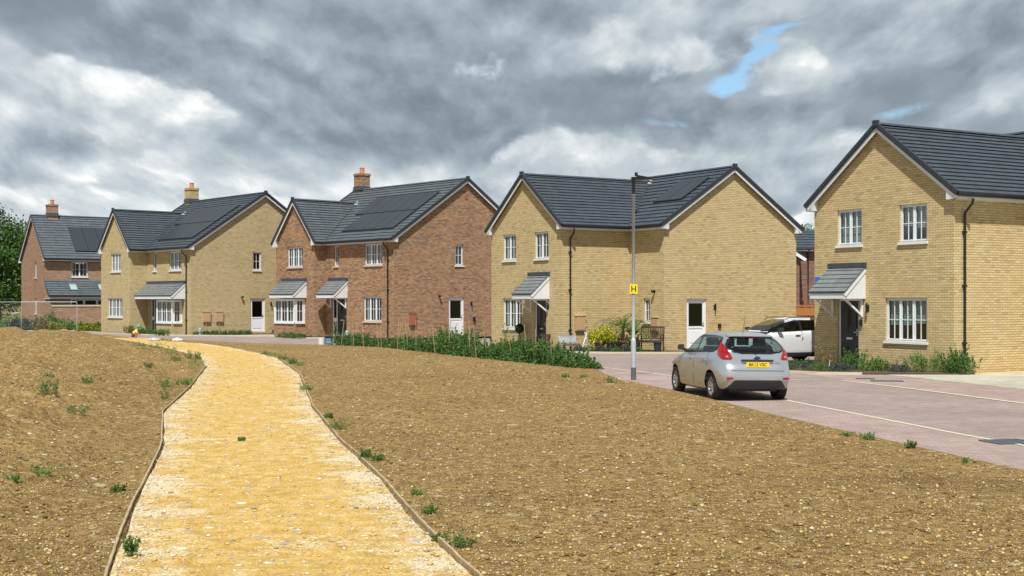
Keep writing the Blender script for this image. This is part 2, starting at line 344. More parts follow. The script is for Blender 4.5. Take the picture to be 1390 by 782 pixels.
# frames: a wall plane in house-local coordinates; P(s, z, out)
class Fr:
    def __init__(f, kind, x0, y0): f.k = kind; f.x0 = x0; f.y0 = y0
    def P(f, s, z, o=0.0):
        return (f.x0-o, f.y0+s, z) if f.k == 'X' else (f.x0+s, f.y0-o, z)
    def box(f, mb, s0, s1, z0, z1, o0, o1, mi=0):
        mb.hexa([f.P(s0, z0, o0), f.P(s1, z0, o0), f.P(s1, z0, o1), f.P(s0, z0, o1), f.P(s0, z1, o0), f.P(s1, z1, o0), f.P(s1, z1, o1), f.P(s0, z1, o1)], mi)
REVEAL = .07
def wall(mb, fr, s0, s1, z0, z1, holes=(), apex=None, th=.28):
    """brick wall sheet with real openings and reveals; apex=(s, z) makes a gable"""
    S = sorted({s0, s1, *[h[i] for h in holes for i in (0, 1)]}); Zs = sorted({z0, z1, *[h[i] for h in holes for i in (2, 3)]})
    for i in range(len(S)-1):
        for j in range(len(Zs)-1):
            ms, mz = (S[i]+S[i+1])/2, (Zs[j]+Zs[j+1])/2
            if any(h[0] < ms < h[1] and h[2] < mz < h[3] for h in holes): continue
            mb.face([fr.P(S[i], Zs[j]), fr.P(S[i+1], Zs[j]), fr.P(S[i+1], Zs[j+1]), fr.P(S[i], Zs[j+1])])
    for a, b, c, d in holes:
        q = REVEAL+.06
        for p0, p1 in (((a, c), (a, d)), ((b, c), (b, d)), ((a, d), (b, d)), ((a, c), (b, c))):
            mb.face([fr.P(*p0), fr.P(*p1), fr.P(*p1, -q), fr.P(*p0, -q)])
    if apex: mb.face([fr.P(s0, z1), fr.P(s1, z1), fr.P(*apex)])

def window(house, fr, s0, s1, z0, z1, lights=2, sill='white', cover='curtain', bars=(1, 1), seed=0):
    rnd = random.Random(seed+int(s0*100)); d = -REVEAL; mb = MB(); fw = .045
    def rect(a, b, c, e, w_, o0, o1):
        fr.box(mb, a, a+w_, c, e, o0, o1); fr.box(mb, b-w_, b, c, e, o0, o1)
        fr.box(mb, a+w_, b-w_, e-w_, e, o0, o1); fr.box(mb, a+w_, b-w_, c, c+w_, o0, o1)
    rect(s0, s1, z0, z1, fw, d-.06, d)
    L = (s1-s0-2*fw)/lights
    for i in range(lights):
        a = s0+fw+i*L; b = a+L
        if i: fr.box(mb, a-.022, a+.022, z0+fw, z1-fw, d-.06, d-.002)
        rect(a+.016*(i > 0), b-.016*(i < lights-1), z0+fw, z1-fw, .034, d-.04, d+.012)
        a2, b2 = a+.05, b-.05
        for k in range(bars[0]):
            c = a2+(b2-a2)*(k+1)/(bars[0]+1); fr.box(mb, c-.011, c+.011, z0+fw+.045, z1-fw-.045, d-.03, d-.004)
        for k in range(bars[1]):
            c = z0+(z1-z0)*(k+1)/(bars[1]+1); fr.box(mb, a2, b2, c-.011, c+.011, d-.03, d-.006)
    f = mb.build('window', M['white'], house)
    g = MB(); g.face([fr.P(s0+fw, z0+fw, d-.022), fr.P(s1-fw, z0+fw, d-.022), fr.P(s1-fw, z1-fw, d-.022), fr.P(s0+fw, z1-fw, d-.022)]); g.build('pane', M['glass'], f)
    s = MB(); fr.box(s, s0-.04, s1+.04, z0-.075, z0-.002, d-.02, .055); s.build('sill', M['white'] if sill == 'white' else M['sill_red'], f)
    c = MB()
    if cover == 'curtain':
        for a, b in ((s0+.08, s0+(s1-s0)*rnd.uniform(.17, .30)), (s1-(s1-s0)*rnd.uniform(.17, .30), s1-.08)):
            n = max(6, int((b-a)/.03)); pts = [(a+(b-a)*i/n, -.16-.025*math.sin(i*1.9+rnd.random())) for i in range(n+1)]
            c = MB()
            for (p, o), (q, o2) in zip(pts, pts[1:]): c.face([fr.P(p, z0+.05, d+o), fr.P(q, z0+.05, d+o2), fr.P(q, z1-.05, d+o2), fr.P(p, z1-.05, d+o)])
            c.build('curtain', M['curtain'], f)
    elif cover == 'blind':
        for i in range(lights):
            a = s0+fw+i*L+.03; b = a+L-.06; zb = z1-(z1-z0)*rnd.choice([.55, .9, .6]); z = z1-.06
            while z > zb:
                fr.box(c, a, b, z-.055, z-.012, d-.12, d-.10); z -= .06
        c.build('blind', M['blind'], f)
    # soldier course over the opening
    return f
def lintel(house, fr, s0, s1, z, m):
    mb = MB(); n = int(round((s1-s0+.2)/.075)); a = s0-.1; w_ = (s1-s0+.2)/n
    for i in range(n): fr.box(mb, a+i*w_+.004, a+(i+1)*w_-.004, z+.006, z+.215, -.01, .004)
    return mb.build('soldier_course', m, house)

def front_door(house, fr, s0, s1, z0, z1, sidelight=0.0):
    """s0 > s1 is not used; sidelight is on the high-s side"""
    d = -REVEAL; mb = MB(); fw = .07; se = s1-sidelight
    for a, b in ((s0, s0+fw), (se-fw, se)): fr.box(mb, a, b, z0, z1, d-.06, d+.01)
    fr.box(mb, s0+fw, se-fw, z1-fw, z1, d-.06, d+.01); fr.box(mb, s0, s1, z0-.03, z0, d-.06, .03)
    if sidelight:
        fr.box(mb, s1-fw, s1, z0, z1, d-.06, d+.01); fr.box(mb, se, s1-fw, z1-fw, z1, d-.06, d+.01); fr.box(mb, se, s1-fw, z0+.75, z0+.95, d-.06, d+.005); fr.box(mb, se, s1-fw, z0, z0+.1, d-.06, d)
    f = mb.build('door_frame', M['white'], house)
    a, b = s0+fw, se-fw; D = MB(); fr.box(D, a, b, z0, z1-fw, d-.05, d-.01)
    for (p, q, u, v) in ((.14, .40, .14, .62), (.60, .86, .14, .62), (.14, .40, 1.05, 1.8), (.60, .86, 1.05, 1.8)):
        fr.box(D, a+(b-a)*p, a+(b-a)*q, z0+u, z0+v, d-.01, d+.004)
    dr = D.build('door', M['door_black'], house)
    g = MB(); fr.box(g, a+(b-a)*.43, a+(b-a)*.57, z0+1.2, z0+1.75, d-.012, d-.004)
    if sidelight: fr.box(g, se, s1-fw, z0+.1, z0+.75, d-.04, d-.03); fr.box(g, se, s1-fw, z0+.95, z1-fw, d-.04, d-.03)
    g.build('door_glass', M['doorglass'], dr)
    h = MB(); fr.box(h, a+(b-a)*.33, a+(b-a)*.67, z0+.80, z0+.86, d-.008, d+.012); h.build('letterbox', M['chrome'], dr)
    h = MB(); fr.box(h, a+.05, a+.08, z0+.92, z0+1.14, d-.008, d+.01); fr.box(h, a+.05, a+.17, z0+1.02, z0+1.045, d+.01, d+.045); h.build('handle', M['chrome'], dr)
def side_door(house, fr, s0, s1, z0, z1):
    d = -REVEAL; mb = MB(); fw = .06
    for a, b in ((s0, s0+fw), (s1-fw, s1)): fr.box(mb, a, b, z0, z1, d-.06, d+.01)
    fr.box(mb, s0+fw, s1-fw, z1-fw, z1, d-.06, d+.01)
    mb.build('door_frame', M['white'], house)
    a, b = s0+fw+.004, s1-fw-.004; D = MB(); st = .10; zm = z0+.86
    fr.box(D, a, a+st, z0+.02, z1-fw-.004, d-.05, d-.008); fr.box(D, b-st, b, z0+.02, z1-fw-.004, d-.05, d-.008)
    fr.box(D, a+st, b-st, z1-fw-.12, z1-fw-.004, d-.05, d-.008); fr.box(D, a+st, b-st, zm, zm+.09, d-.05, d-.008); fr.box(D, a+st, b-st, z0+.02, z0+.16, d-.05, d-.008)
    fr.box(D, a+st, b-st, z0+.16, zm, d-.05, d-.028); fr.box(D, a+st+.07, b-st-.07, z0+.25, zm-.1, d-.03, d-.012)
    dr = D.build('door', M['white'], house)
    g = MB(); fr.box(g, a+st, b-st, zm+.09, z1-fw-.12, d-.035, d-.03); g.build('door_glass', M['doorglass'], dr)
    h = MB(); fr.box(h, b-.08, b-.05, z0+.95, z0+1.15, d-.008, d+.01); fr.box(h, b-.17, b-.05, z0+1.04, z0+1.06, d+.01, d+.045); h.build('handle', M['chrome'], dr)

def slope(mb, e0, e1, r1, r0, gauge=.31, th=.09):
    """stepped tile courses from eave edge e0-e1 up to ridge edge r0-r1 (house coords)"""
    e0, e1, r0, r1 = map(Vector, (e0, e1, r0, r1)); n = (e1-e0).cross(r0-e0).normalized()
    if n.z < 0: n = -n
    L = (r0-e0).length; k = max(2, round(max(L, (r1-e1).length)/gauge))
    lo = lambda t: e0.lerp(r0, t); hi = lambda t: e1.lerp(r1, t)
    for i in range(k):
        t0, t1 = i/k, (i+1)/k; a, b, c, d = lo(t0), hi(t0), hi(t1), lo(t1); up = n*.042*(gauge/.31); dn = n*.002
        mb.face([a+up, b+up, c+dn, d+dn]); mb.face([a-n*.004, b-n*.004, b+up, a+up]); mb.face([a-n*.004, a+up, d+dn, d-n*.004]); mb.face([b+up, b-n*.004, c-n*.004, c+dn])
    mb.face([e0-n*th, e1-n*th, r1-n*th, r0-n*th]); mb.face([e0-n*th, e1-n*th, e1, e0]); mb.face([e0-n*th, e0, r0, r0-n*th]); mb.face([e1, e1-n*th, r1-n*th, r1])
def ridge_caps(mb, a, b, r=.11):
    a, b = Vector(a), Vector(b); n = max(1, int((b-a).length/.45)); d = (b-a)/n; up = Vector((0, 0, 1)); side = d.cross(up).normalized()
    for i in range(n):
        p, q = a+d*i, a+d*(i+1.02)
        for j in range(5):
            t0, t1 = math.pi*j/5, math.pi*(j+1)/5; f = lambda t: side*math.cos(t)*r*1.3+up*(math.sin(t)*r*.75-.02)
            mb.face([p+f(t0), q+f(t0), q+f(t1), p+f(t1)])
        mb.face([p+f(math.pi*j/5) for j in range(6)])
def canopy(house, fr, s0, s1, zt, ze, p, cheek='both', brackets=True, name='door_canopy', hip=False):
    """lean-to canopy on wall plane fr: flashing at zt, eave at ze, projecting p"""
    mb = MB(); slope(mb, fr.P(s0, ze, p), fr.P(s1, ze, p), fr.P(s1, zt, .0), fr.P(s0, zt, 0), .2, .04); c = mb.build(name, M['slate'], house)
    m = MB(); m.bar(fr.P(s0-.02, zt+.03, .05), fr.P(s1+.02, zt+.03, .05), .12, .16); m.build('flashing', M['lead'], c)
    f = MB(); fz = ze-.05
    fr.box(f, s0+.03, s1-.03, fz-.17, fz, p-.07, p-.03)                     # fascia
    fr.box(f, s0+.03, s1-.03, fz-.17, fz-.14, .0, p-.07)                      # soffit
    for s, on in ((s0+.03, cheek != 'high'), (s1-.07, cheek != 'low')):
        if not on: continue
        k = (zt-ze)/p
        for q0, q1, z_0, z_1 in ((0, 1, 0, 0),):
            A = [fr.P(s, fz-.14, .0), fr.P(s, zt-.07, .0), fr.P(s, fz, p-.05), fr.P(s, fz-.14, p-.05)]
            B = [fr.P(s+.04, fz-.14, .0), fr.P(s+.04, zt-.07, .0), fr.P(s+.04, fz, p-.05), fr.P(s+.04, fz-.14, p-.05)]
            f.hexa(A+B)
        so_ = s-.012 if s < (s0+s1)/2 else s+.052
        f.bar(fr.P(so_, zt-.13, .02), fr.P(so_, fz-.07, p-.04), .03, .10)
    f.build('canopy_board', M['offwhite'], c)
    if brackets:
        for s in (s0+.16, s1-.16):
            b = MB(); b.bar(fr.P(s, fz-.17, .04), fr.P(s, fz-.75, .04), .06, .06); b.bar(fr.P(s, fz-.70, .05), fr.P(s, fz-.2, p-.2), .05, .06); b.bar(fr.P(s, fz-.2, .04), fr.P(s, fz-.2, p-.12), .06, .05); b.build('bracket', M['white'], c)
    return c
def bay(house, fr, s0, s1, z0, z1, p, lights, bm, sill='white'):
    """box bay window: brick plinth, front lights and a return light on the low-s side"""
    b = MB()
    fr.box(b, s0, s1, 0.0, z0-.08, 0.0, p); bb = b.build('bay_plinth', bm, house)
    if fr.k == 'X': f2 = Fr('X', fr.x0-p, fr.y0); rt = Fr('Y', fr.x0-p, fr.y0+s0)
    w1 = MB(); f2.box(w1, s0, s0+.09, z0, z1, -.09, 0.0); f2.box(w1, s1-.09, s1, z0, z1, -.09, 0); f2.box(w1, s0, s0+.06, z0, z1, -p+.004, -p+.09); f2.box(w1, s0, s0+.06, z1-.04, z1, -p+.09, -.09); f2.box(w1, s0+.09, s1-.09, z1-.04, z1, -.09, 0); f2.box(w1, s1-.05, s1, z0, z1, -p+.004, -.09)
    w1.build('corner_post', M['white'], bb)
    global REVEAL
    r0 = REVEAL; REVEAL = .02
    wf = window(house, f2, s0+.09, s1-.09, z0, z1-.04, lights, sill, 'curtain', (1, 1))
    rt.y0 -= .02
    wr = window(house, rt, .095, p-.095, z0, z1-.04, 1, sill, 'none', (1, 1))
    REVEAL = r0
    return bb

def wall_lamp(house, fr, s, z, style='box'):
    mb = MB()
    if style == 'ball':
        fr.box(mb, s-.03, s+.03, z-.05, z+.05, 0, .05); mb.ico(fr.P(s+.02, z, .12), .075)
    else:
        fr.box(mb, s-.03, s+.03, z-.10, z+.10, 0.0, .02); mb.tube([fr.P(s, z-.14, .09), fr.P(s, z+.16, .09)], .035, 8); fr.box(mb, s-.012, s+.012, z-.012, z+.012, 0, .07)
    return mb.build('wall_lamp', M['black'], house)
def boxy(house, fr, s0, s1, z0, z1, m, name='meter_box', conduit=False):
    mb = MB(); fr.box(mb, s0, s1, z0, z1, 0, .10); fr.box(mb, s0+.03, s1-.03, z0+.04, z1-.04, .10, .112); fr.box(mb, s0-.02, s1+.02, z1, z1+.025, 0, .13)
    o = mb.build(name, m, house)
    if conduit:
        c = MB(); c.tube([fr.P((s0+s1)/2-.02, 0, .04), fr.P((s0+s1)/2-.02, z0, .04)], .025); c.build('conduit', m, o)
    return o
def downpipe(house, fr, s, ztop, eave_out=.36):
    mb = MB(); mb.tube([fr.P(s+.18*0, ztop+.02, eave_out), fr.P(s, ztop-.12, eave_out-.02), fr.P(s, ztop-.38, .07), fr.P(s, ztop-.5, .06), fr.P(s, .05, .06), fr.P(s, .02, .12)], .038, 8)
    for z in (.9, 2.6, 4.2): fr.box(mb, s-.06, s+.06, z-.03, z+.03, 0, .10)
    return mb.build('downpipe', M['black'], house, smooth=False)
def shift_side(s): return s

HE = 5.156; ZT = 5.34; OV = .15; OE = .27
def house(name, loc, rz, w_, d1, s_, d2, hW, hM, bm, tm, holes, label, cat='house'):
    """L-plan house. local: wing x 0..d1, y 0..w ; main x d1..d1+d2, y -s..w. Fronts face -x, sides face -y."""
    H = empty(name, loc, rz, label, cat)
    F, W, Mf, S = Fr('X', 0, 0), Fr('Y', 0, 0), Fr('X', d1, -s_), Fr('Y', d1, -s_)
    G = HE+.02
    kW = (hW-ZT)/(w_/2+OE); kM = (hM-ZT)/(d2/2+OE)
    und = .13
    mb = MB()
    wall(mb, F, 0, w_, 0, ZT+OE*kW-.13, holes.get('F', ()), (w_/2, ZT+(w_/2+OE)*kW-.13))
    wall(mb, W, 0, d1, 0, G+.1, holes.get('W', ()))
    wall(mb, Mf, 0, s_, 0, G+.1, holes.get('M', ()))
    wall(mb, S, 0, d2, 0, ZT+OE*kM-.13, holes.get('S', ()), (d2/2, ZT+(d2/2+OE)*kM-.13))
    # back and far walls
    mb.face([(d1+d2, -s_, 0), (d1+d2, w_, 0), (d1+d2, w_, G), (d1+d2, -s_, G)])
    mb.face([(0, w_, 0), (d1+d2, w_, 0), (d1+d2, w_, G), (0, w_, G)]); mb.face([(d1, w_, G), (d1+d2, w_, G), (d1+d2/2, w_, ZT+(d2/2+OE)*kM-.13)])
    wl = mb.build('wall', bm, H)
    # roofs
    mb = MB(); xr = d1+d2/2; y0, y1 = -s_-OV-.04, w_+OV+.04
    zr = lambda x: ZT+(x-(d1-OE))*kM
    xv = d1-OE+(hW-ZT)/kM
    slope(mb, (d1-OE, y0, ZT), (d1-OE, y1, ZT), (xr, y1, hM), (xr, y0, hM))
    slope(mb, (d1+d2+OE, y1, ZT), (d1+d2+OE, y0, ZT), (xr, y0, hM), (xr, y1, hM))
    x0 = -OV-.04
    e = .03
    slope(mb, (x0, -OE, ZT), (d1-OE+e, -OE, ZT), (xv+e, w_/2, hW), (x0, w_/2, hW))
    slope(mb, (x0, w_+OE, ZT), (d1-OE, w_+OE, ZT), (xv, w_/2, hW), (x0, w_/2, hW))
    rf = mb.build('roof', tm, H)
    mb = MB(); ridge_caps(mb, (xr, y0, hM), (xr, y1, hM)); mb.build('ridge', tm, rf)
    mb = MB(); ridge_caps(mb, (x0, w_/2, hW), (xv, w_/2, hW)); mb.build('ridge', tm, rf)
    # bright valley saddle and valley line
    mb = MB(); vn = Vector((0, 0, .035)); mb.bar(Vector((xv-.25, w_/2-.30, hW-.16))+vn, Vector((xv+.25, w_/2+.05, hW+.1))+vn, .30, .02); mb.build('lead_saddle', M['palelead'], rf)
    mb = MB(); mb.bar((d1-OE+.1, -OE+.06, ZT+.10), (xv-.1, w_/2-.1, hW-.03), .05, .03); mb.build('valley_gutter', M['ridge'], rf)
    # verges: dark dry verge, white barge board, box ends
    def boxend(bb, fr, s_out, s_in, depth, k):
        t = (abs(s_out-s_in))*k
        A = [fr.P(s_out, HE, depth), fr.P(s_in, HE, depth), fr.P(s_in, HE+.06+t, depth), fr.P(s_out, HE+.10, depth)]
        B = [fr.P(s_out, HE, 0.004), fr.P(s_in, HE, 0.004), fr.P(s_in, HE+.06+t, 0.004), fr.P(s_out, HE+.10, 0.004)]
        bb.hexa(A+B)
    def verge(P0, P1, P2, out, ends=()):   # eave-low, apex, eave-low ; out = outward vector of the gable
        o = Vector(out); vg, bb = MB(), MB()
        for A, B in ((P0, P1), (P2, P1)):
            A, B = Vector(A), Vector(B); d = (B-A).normalized(); n = o.cross(d).normalized(); n = n if n.z > 0 else -n
            vg.bar(A-d*.03+n*.005, B+n*.005, .09, .12, up=n)
            bb.bar(A-n*.125+d*.0-o*.02, B-n*.125-o*.02, .035, .15, up=n)
        vg.bar(Vector(P1)-o*.05+Vector((0, 0, .02)), Vector(P1)+o*.06+Vector((0, 0, .02)), .20, .20)
        for e_ in ends: boxend(bb, *e_)
        vg.build('verge', M['ridge'], rf); bb.build('barge_board', M['offwhite'], rf)
    x1 = -OV-.01; verge((x1, -OE, ZT), (x1, w_/2, hW), (x1, w_+OE, ZT), (-1, 0, 0), [(F, -OE+.01, .15, OV, kW), (F, w_+OE-.01, w_-.15, OV, kW)])
    ym = -s_-OV-.01; verge((d1-OE, ym, ZT), (xr, ym, hM), (d1+d2+OE, ym, ZT), (0, -1, 0), [(S, -OE+.01, .15, OV, kM), (S, d2+OE-.01, d2-.15, OV, kM)])
    ym2 = w_+OV+.01; verge((d1+d2+OE, ym2, ZT), (xr, ym2, hM), (d1-OE, ym2, ZT), (0, 1, 0))
    def eave(fr, a, b):
        fs, gt = MB(), MB()
        fr.box(fs, a, b, HE, HE+.16, OE-.03, OE-.005); fr.box(fs, a, b, HE, HE+.02, 0, OE-.03)
        gt.tube([fr.P(a-.02, HE+.135, OE+.055), fr.P(b+.02, HE+.135, OE+.055)], .062, 8)
        fs.build('fascia', M['offwhite'], rf); gt.build('gutter', M['black'], rf)
    eave(W, -OV, d1-OE); eave(Mf, -OV, s_-OE)
    fs = MB(); fs.box(-OV, d1-OE, w_, w_+OE-.005, HE, HE+.16); fs.build('fascia', M['offwhite'], rf)
    fs = MB(); fs.box(d1+d2, d1+d2+OE-.005, -s_-OV, w_+OV, HE, HE+.16); fs.build('fascia', M['offwhite'], rf)
    def roofpt(a, s, dz=0.0):   # a = distance back from main front wall, s = along from the main side
        n = Vector((-kM, 0, 1)).normalized(); p = Vector((d1+a, -s_+s, zr(d1+a))); return p+n*dz
    return H, F, W, Mf, S, rf, roofpt
def solar_row(rf, rp, s0, n, a0, a1, pw=.99):
    for i in range(n):
        mb = MB(); s = s0+i*pw
        fr_ = [rp(a0, s+.005, .05), rp(a0, s+pw-.005, .05), rp(a1, s+pw-.005, .05), rp(a1, s+.005, .05)]
        mb.hexa(fr_+[p+(rp(a0, 0, .1)-rp(a0, 0, .05)) for p in fr_], 1)
        g = [rp(a0+.03, s+.03, .103), rp(a0+.03, s+pw-.03, .103), rp(a1-.03, s+pw-.03, .103), rp(a1-.03, s+.03, .103)]; mb.face(g, 0)
        mb.build('solar_panel', [M['solar'], M['solar_frame']], rf)
def chimney(H, x, y, z0, z1, bm, a=.36, b=.34):
    mb = MB(); mb.box(x-a, x+a, y-b, y+b, z0, z1-.15); mb.box(x-a-.04, x+a+.04, y-b-.04, y+b+.04, z1-.15, z1-.05); mb.box(x-a-.01, x+a+.01, y-b-.01, y+b+.01, z1-.05, z1)
    c = mb.build('chimney', bm, H)
    p = MB(); p.lathe([(.15, 0), (.14, .30), (.155, .31), (.155, .36), (.10, .36), (.10, .2)], (x, y, z1), 14); p.build('chimney_pot', M['pot'], c)
    l = MB(); k = .62; l.hexa([(x-a-.06, y-b-.06, z0+.95), (x+a+.06, y-b-.06, z0+.95), (x+a+.06, y+b+.06, z0+.95), (x-a-.06, y+b+.06, z0+.95), (x-a-.02, y-b-.02, z0+1.2), (x+a+.02, y-b-.02, z0+1.2), (x+a+.02, y+b+.02, z0+1.2), (x-a-.02, y+b+.02, z0+1.2)])
    l.build('chimney_flashing', M['lead'], c)

LZ0, LZ1, UZ0, UZ1, DZ0, DZ1 = .90, 2.24, 3.96, 5.12, .10, 2.22
# ---- house type with porch wing (two of them)
def porch_house(loc, rz, label, mirror_extra=False):
    h = {'F': [(3.69, 4.80, UZ0, UZ1), (1.00, 2.11, UZ0, UZ1), (1.00 if mirror_extra else 3.19, 2.69 if mirror_extra else 4.80, LZ0, LZ1), (3.83 if mirror_extra else 1.18, 4.77 if mirror_extra else 2.12, DZ0, DZ1)],
         'M': [(.98, 1.42, 1.22, 2.24)], 'S': [(1.21, 2.30, DZ0, DZ1)]}
    H, F, W, Mf, S, rf, rp = house('brick_house', loc, rz, 5.86, 3.55, 2.45, 7.5, 7.72, 7.97, M['yellow'], M['tile'], h, label)
    cov = 'blind' if mirror_extra else 'curtain'
    f = h['F']
    for i, n in ((0, 2), (1, 2), (2, 3)): window(H, F, *f[i], n, 'white', cov, (1, 1), seed=i); lintel(H, F, f[i][0], f[i][1], f[i][3], M['yellow'])
    front_door(H, F, *f[3])
    c0 = 3.50 if mirror_extra else .90; canopy(H, F, c0, c0+1.62, 3.27, 2.44, .95)
    window(H, Mf, *h['M'][0], 1, 'white', 'curtain', (1, 1)); side_door(H, S, *h['S'][0]); lintel(H, S, 1.21, 2.30, DZ1, M['yellow'])
    downpipe(H, W, .42, HE)
    return H, F, W, Mf, S, rf, rp
th3, th4 = R(31.17), R(29.58)
H3, F, W, Mf, S, rf, rp = porch_house((2.08, 53.52, 0), th3, 'yellow brick house behind the lamp post, with two solar panels on its right roof')
solar_row(rf, rp, .56, 2, 1.40, 2.97)
boxy(H3, W, .69, 1.18, .87, 1.49, M['meter']); boxy(H3, Mf, .34, .78, .86, 1.42, M['meter'])
wall_lamp(H3, Mf, .62, 2.54, 'ball'); wall_lamp(H3, S, 2.72, 1.86); wall_lamp(H3, F, .98, 1.9)
mb = MB(); S.box(mb, 2.92, 3.05, .95, 1.15, 0, .08); mb.build('outdoor_socket', M['black'], H3)
mb = MB()
for a, s in ((.75, 3.3), (.8, 3.0)): p = rp(a, s, .04); mb.box(p.x-.12, p.x+.12, p.y-.1, p.y+.1, p.z-.02, p.z+.06)
mb.build('roof_vent', M['ridge'], rf)
H4, F, W, Mf, S, rf, rp = porch_house((13.05, 37.5, 0), th4, 'nearest yellow brick house at the right edge, with striped blinds and shrubs along its front', True)
wall_lamp(H4, F, 3.40, 1.92)
mb = MB(); F.box(mb, 3.66, 3.76, 1.35, 1.55, 0, .06); mb.build('key_safe', M['black'], H4)
mb = MB(); F.box(mb, 5.55, 5.76, 2.70, 2.95, 0, .07); mb.build('alarm_box', mat('blue_alarm', (.01, .18, .62), .4), H4)

# ---- house type with solar array and chimney (two of them)
def solar_house(loc, rz, label, w_, d1, s_, d2, hW, hM, bm, tm, red):
    if red:
        h = {'F': [(1.20, 2.80, UZ0, UZ1)], 'M': [(5.17, 5.62, UZ0, UZ1), (1.05, 2.68, UZ0, UZ1), (1.13, 2.78, LZ0, LZ1), (4.40, 5.84, DZ0, DZ1)],
             'S': [(3.75, 4.86, DZ0, DZ1), (4.20, 4.80, UZ0+.03, UZ1)]}
    else:
        h = {'F': [(1.42, 2.95, UZ0, UZ1), (1.16, 3.42, 1.02, LZ1)], 'M': [(4.70, 5.20, UZ0, UZ1), (1.26, 2.88, UZ0, UZ1), (4.20, 5.56, DZ0, DZ1)],
             'S': [(4.05, 5.10, DZ0, DZ1), (4.21, 4.81, UZ0+.03, UZ1)]}
    H, F, W, Mf, S, rf, rp = house('brick_house', loc, rz, w_, d1, s_, d2, hW, hM, bm, tm, h, label)
    sl_ = 'red' if red else 'white'
    window(H, F, *h['F'][0], 3, sl_, 'curtain', (1, 1)); lintel(H, F, h['F'][0][0], h['F'][0][1], UZ1, bm)
    if not red: window(H, F, *h['F'][1], 4, sl_, 'curtain', (1, 1))
    window(H, Mf, *h['M'][0], 1, sl_, 'curtain', (1, 1)); window(H, Mf, *h['M'][1], 3, sl_, 'curtain', (1, 1))
    if red: window(H, Mf, *h['M'][2], 3, sl_, 'curtain', (1, 1)); lintel(H, Mf, 1.13, 2.78, LZ1, bm)
    front_door(H, Mf, *h['M'][-1], sidelight=.38)
    side_door(H, S, *h['S'][0]); window(H, S, *h['S'][1], 1, 'white', 'none', (1, 1)); lintel(H, S, h['S'][0][0], h['S'][0][1], DZ1, bm); lintel(H, S, h['S'][1][0], h['S'][1][1], UZ1, bm)
    downpipe(H, Mf, .5, HE)
    if red:
        bay(H, F, .96, 3.14, .78, 2.12, .70, 3, bm, 'white'); canopy(H, F, .78, 3.34, 3.20, 2.40, .95, brackets=False, name='bay_roof')
        canopy(H, Mf, 4.28, 6.08, 3.20, 2.40, .95)
        boxy(H, S, .99, 1.44, .70, 1.33, M['meter_red'])
        mb = MB(); S.box(mb, 4.9, 5.12, 7.72, 7.92, 0, .02); mb.build('air_brick', M['meter_red'], H)
        mb = MB(); S.box(mb, 4.13, 4.35, 2.68, 2.75, 0, .02); S.box(mb, 4.75, 4.97, 2.68, 2.75, 0, .02); mb.build('weep_vents', M['meter_red'], H)
        wall_lamp(H, S, 3.04, 2.3, 'ball'); wall_lamp(H, S, 5.35, 1.85)
        mb = MB(); S.box(mb, 5.5, 5.64, .88, 1.12, 0, .09); mb.build('outdoor_socket', M['black'], H)
    else:
        bay(H, Mf, 1.12, 3.30, .74, 2.12, .68, 3, bm, 'white'); canopy(H, Mf, .72, 5.92, 3.20, 2.40, .95, cheek='low', brackets=False, name='porch_roof')
        boxy(H, S, .79, 1.28, .76, 1.38, M['meter'], conduit=True); boxy(H, S, 1.66, 2.14, .76, 1.38, M['meter'], conduit=True)
        wall_lamp(H, S, 3.43, 2.3, 'ball'); wall_lamp(H, S, 5.5, 1.85)
    solar_row(rf, rp, .78, 5, .55, 2.12, .97); solar_row(rf, rp, .78, 6, 2.16, 3.76, .97)
    chimney(H, d1+d2/2, -s_+9.95, hM-1.0, 9.85, bm)
    return H
solar_house((-11.18, 71.76, .10), R(42.2), 'red brick house in the middle with a brick chimney and a large solar array', 4.04, .774, 6.454, 10.0, 7.88, 8.85, M['red'], M['tile_light'], True)
solar_house((-24.25, 80.57, .04), R(40.8), 'olive yellow brick house with one long slate porch roof, chimney and solar array', 4.53, 1.185, 5.96, 10.1, 7.97, 8.90, M['olive'], M['tile'], False)

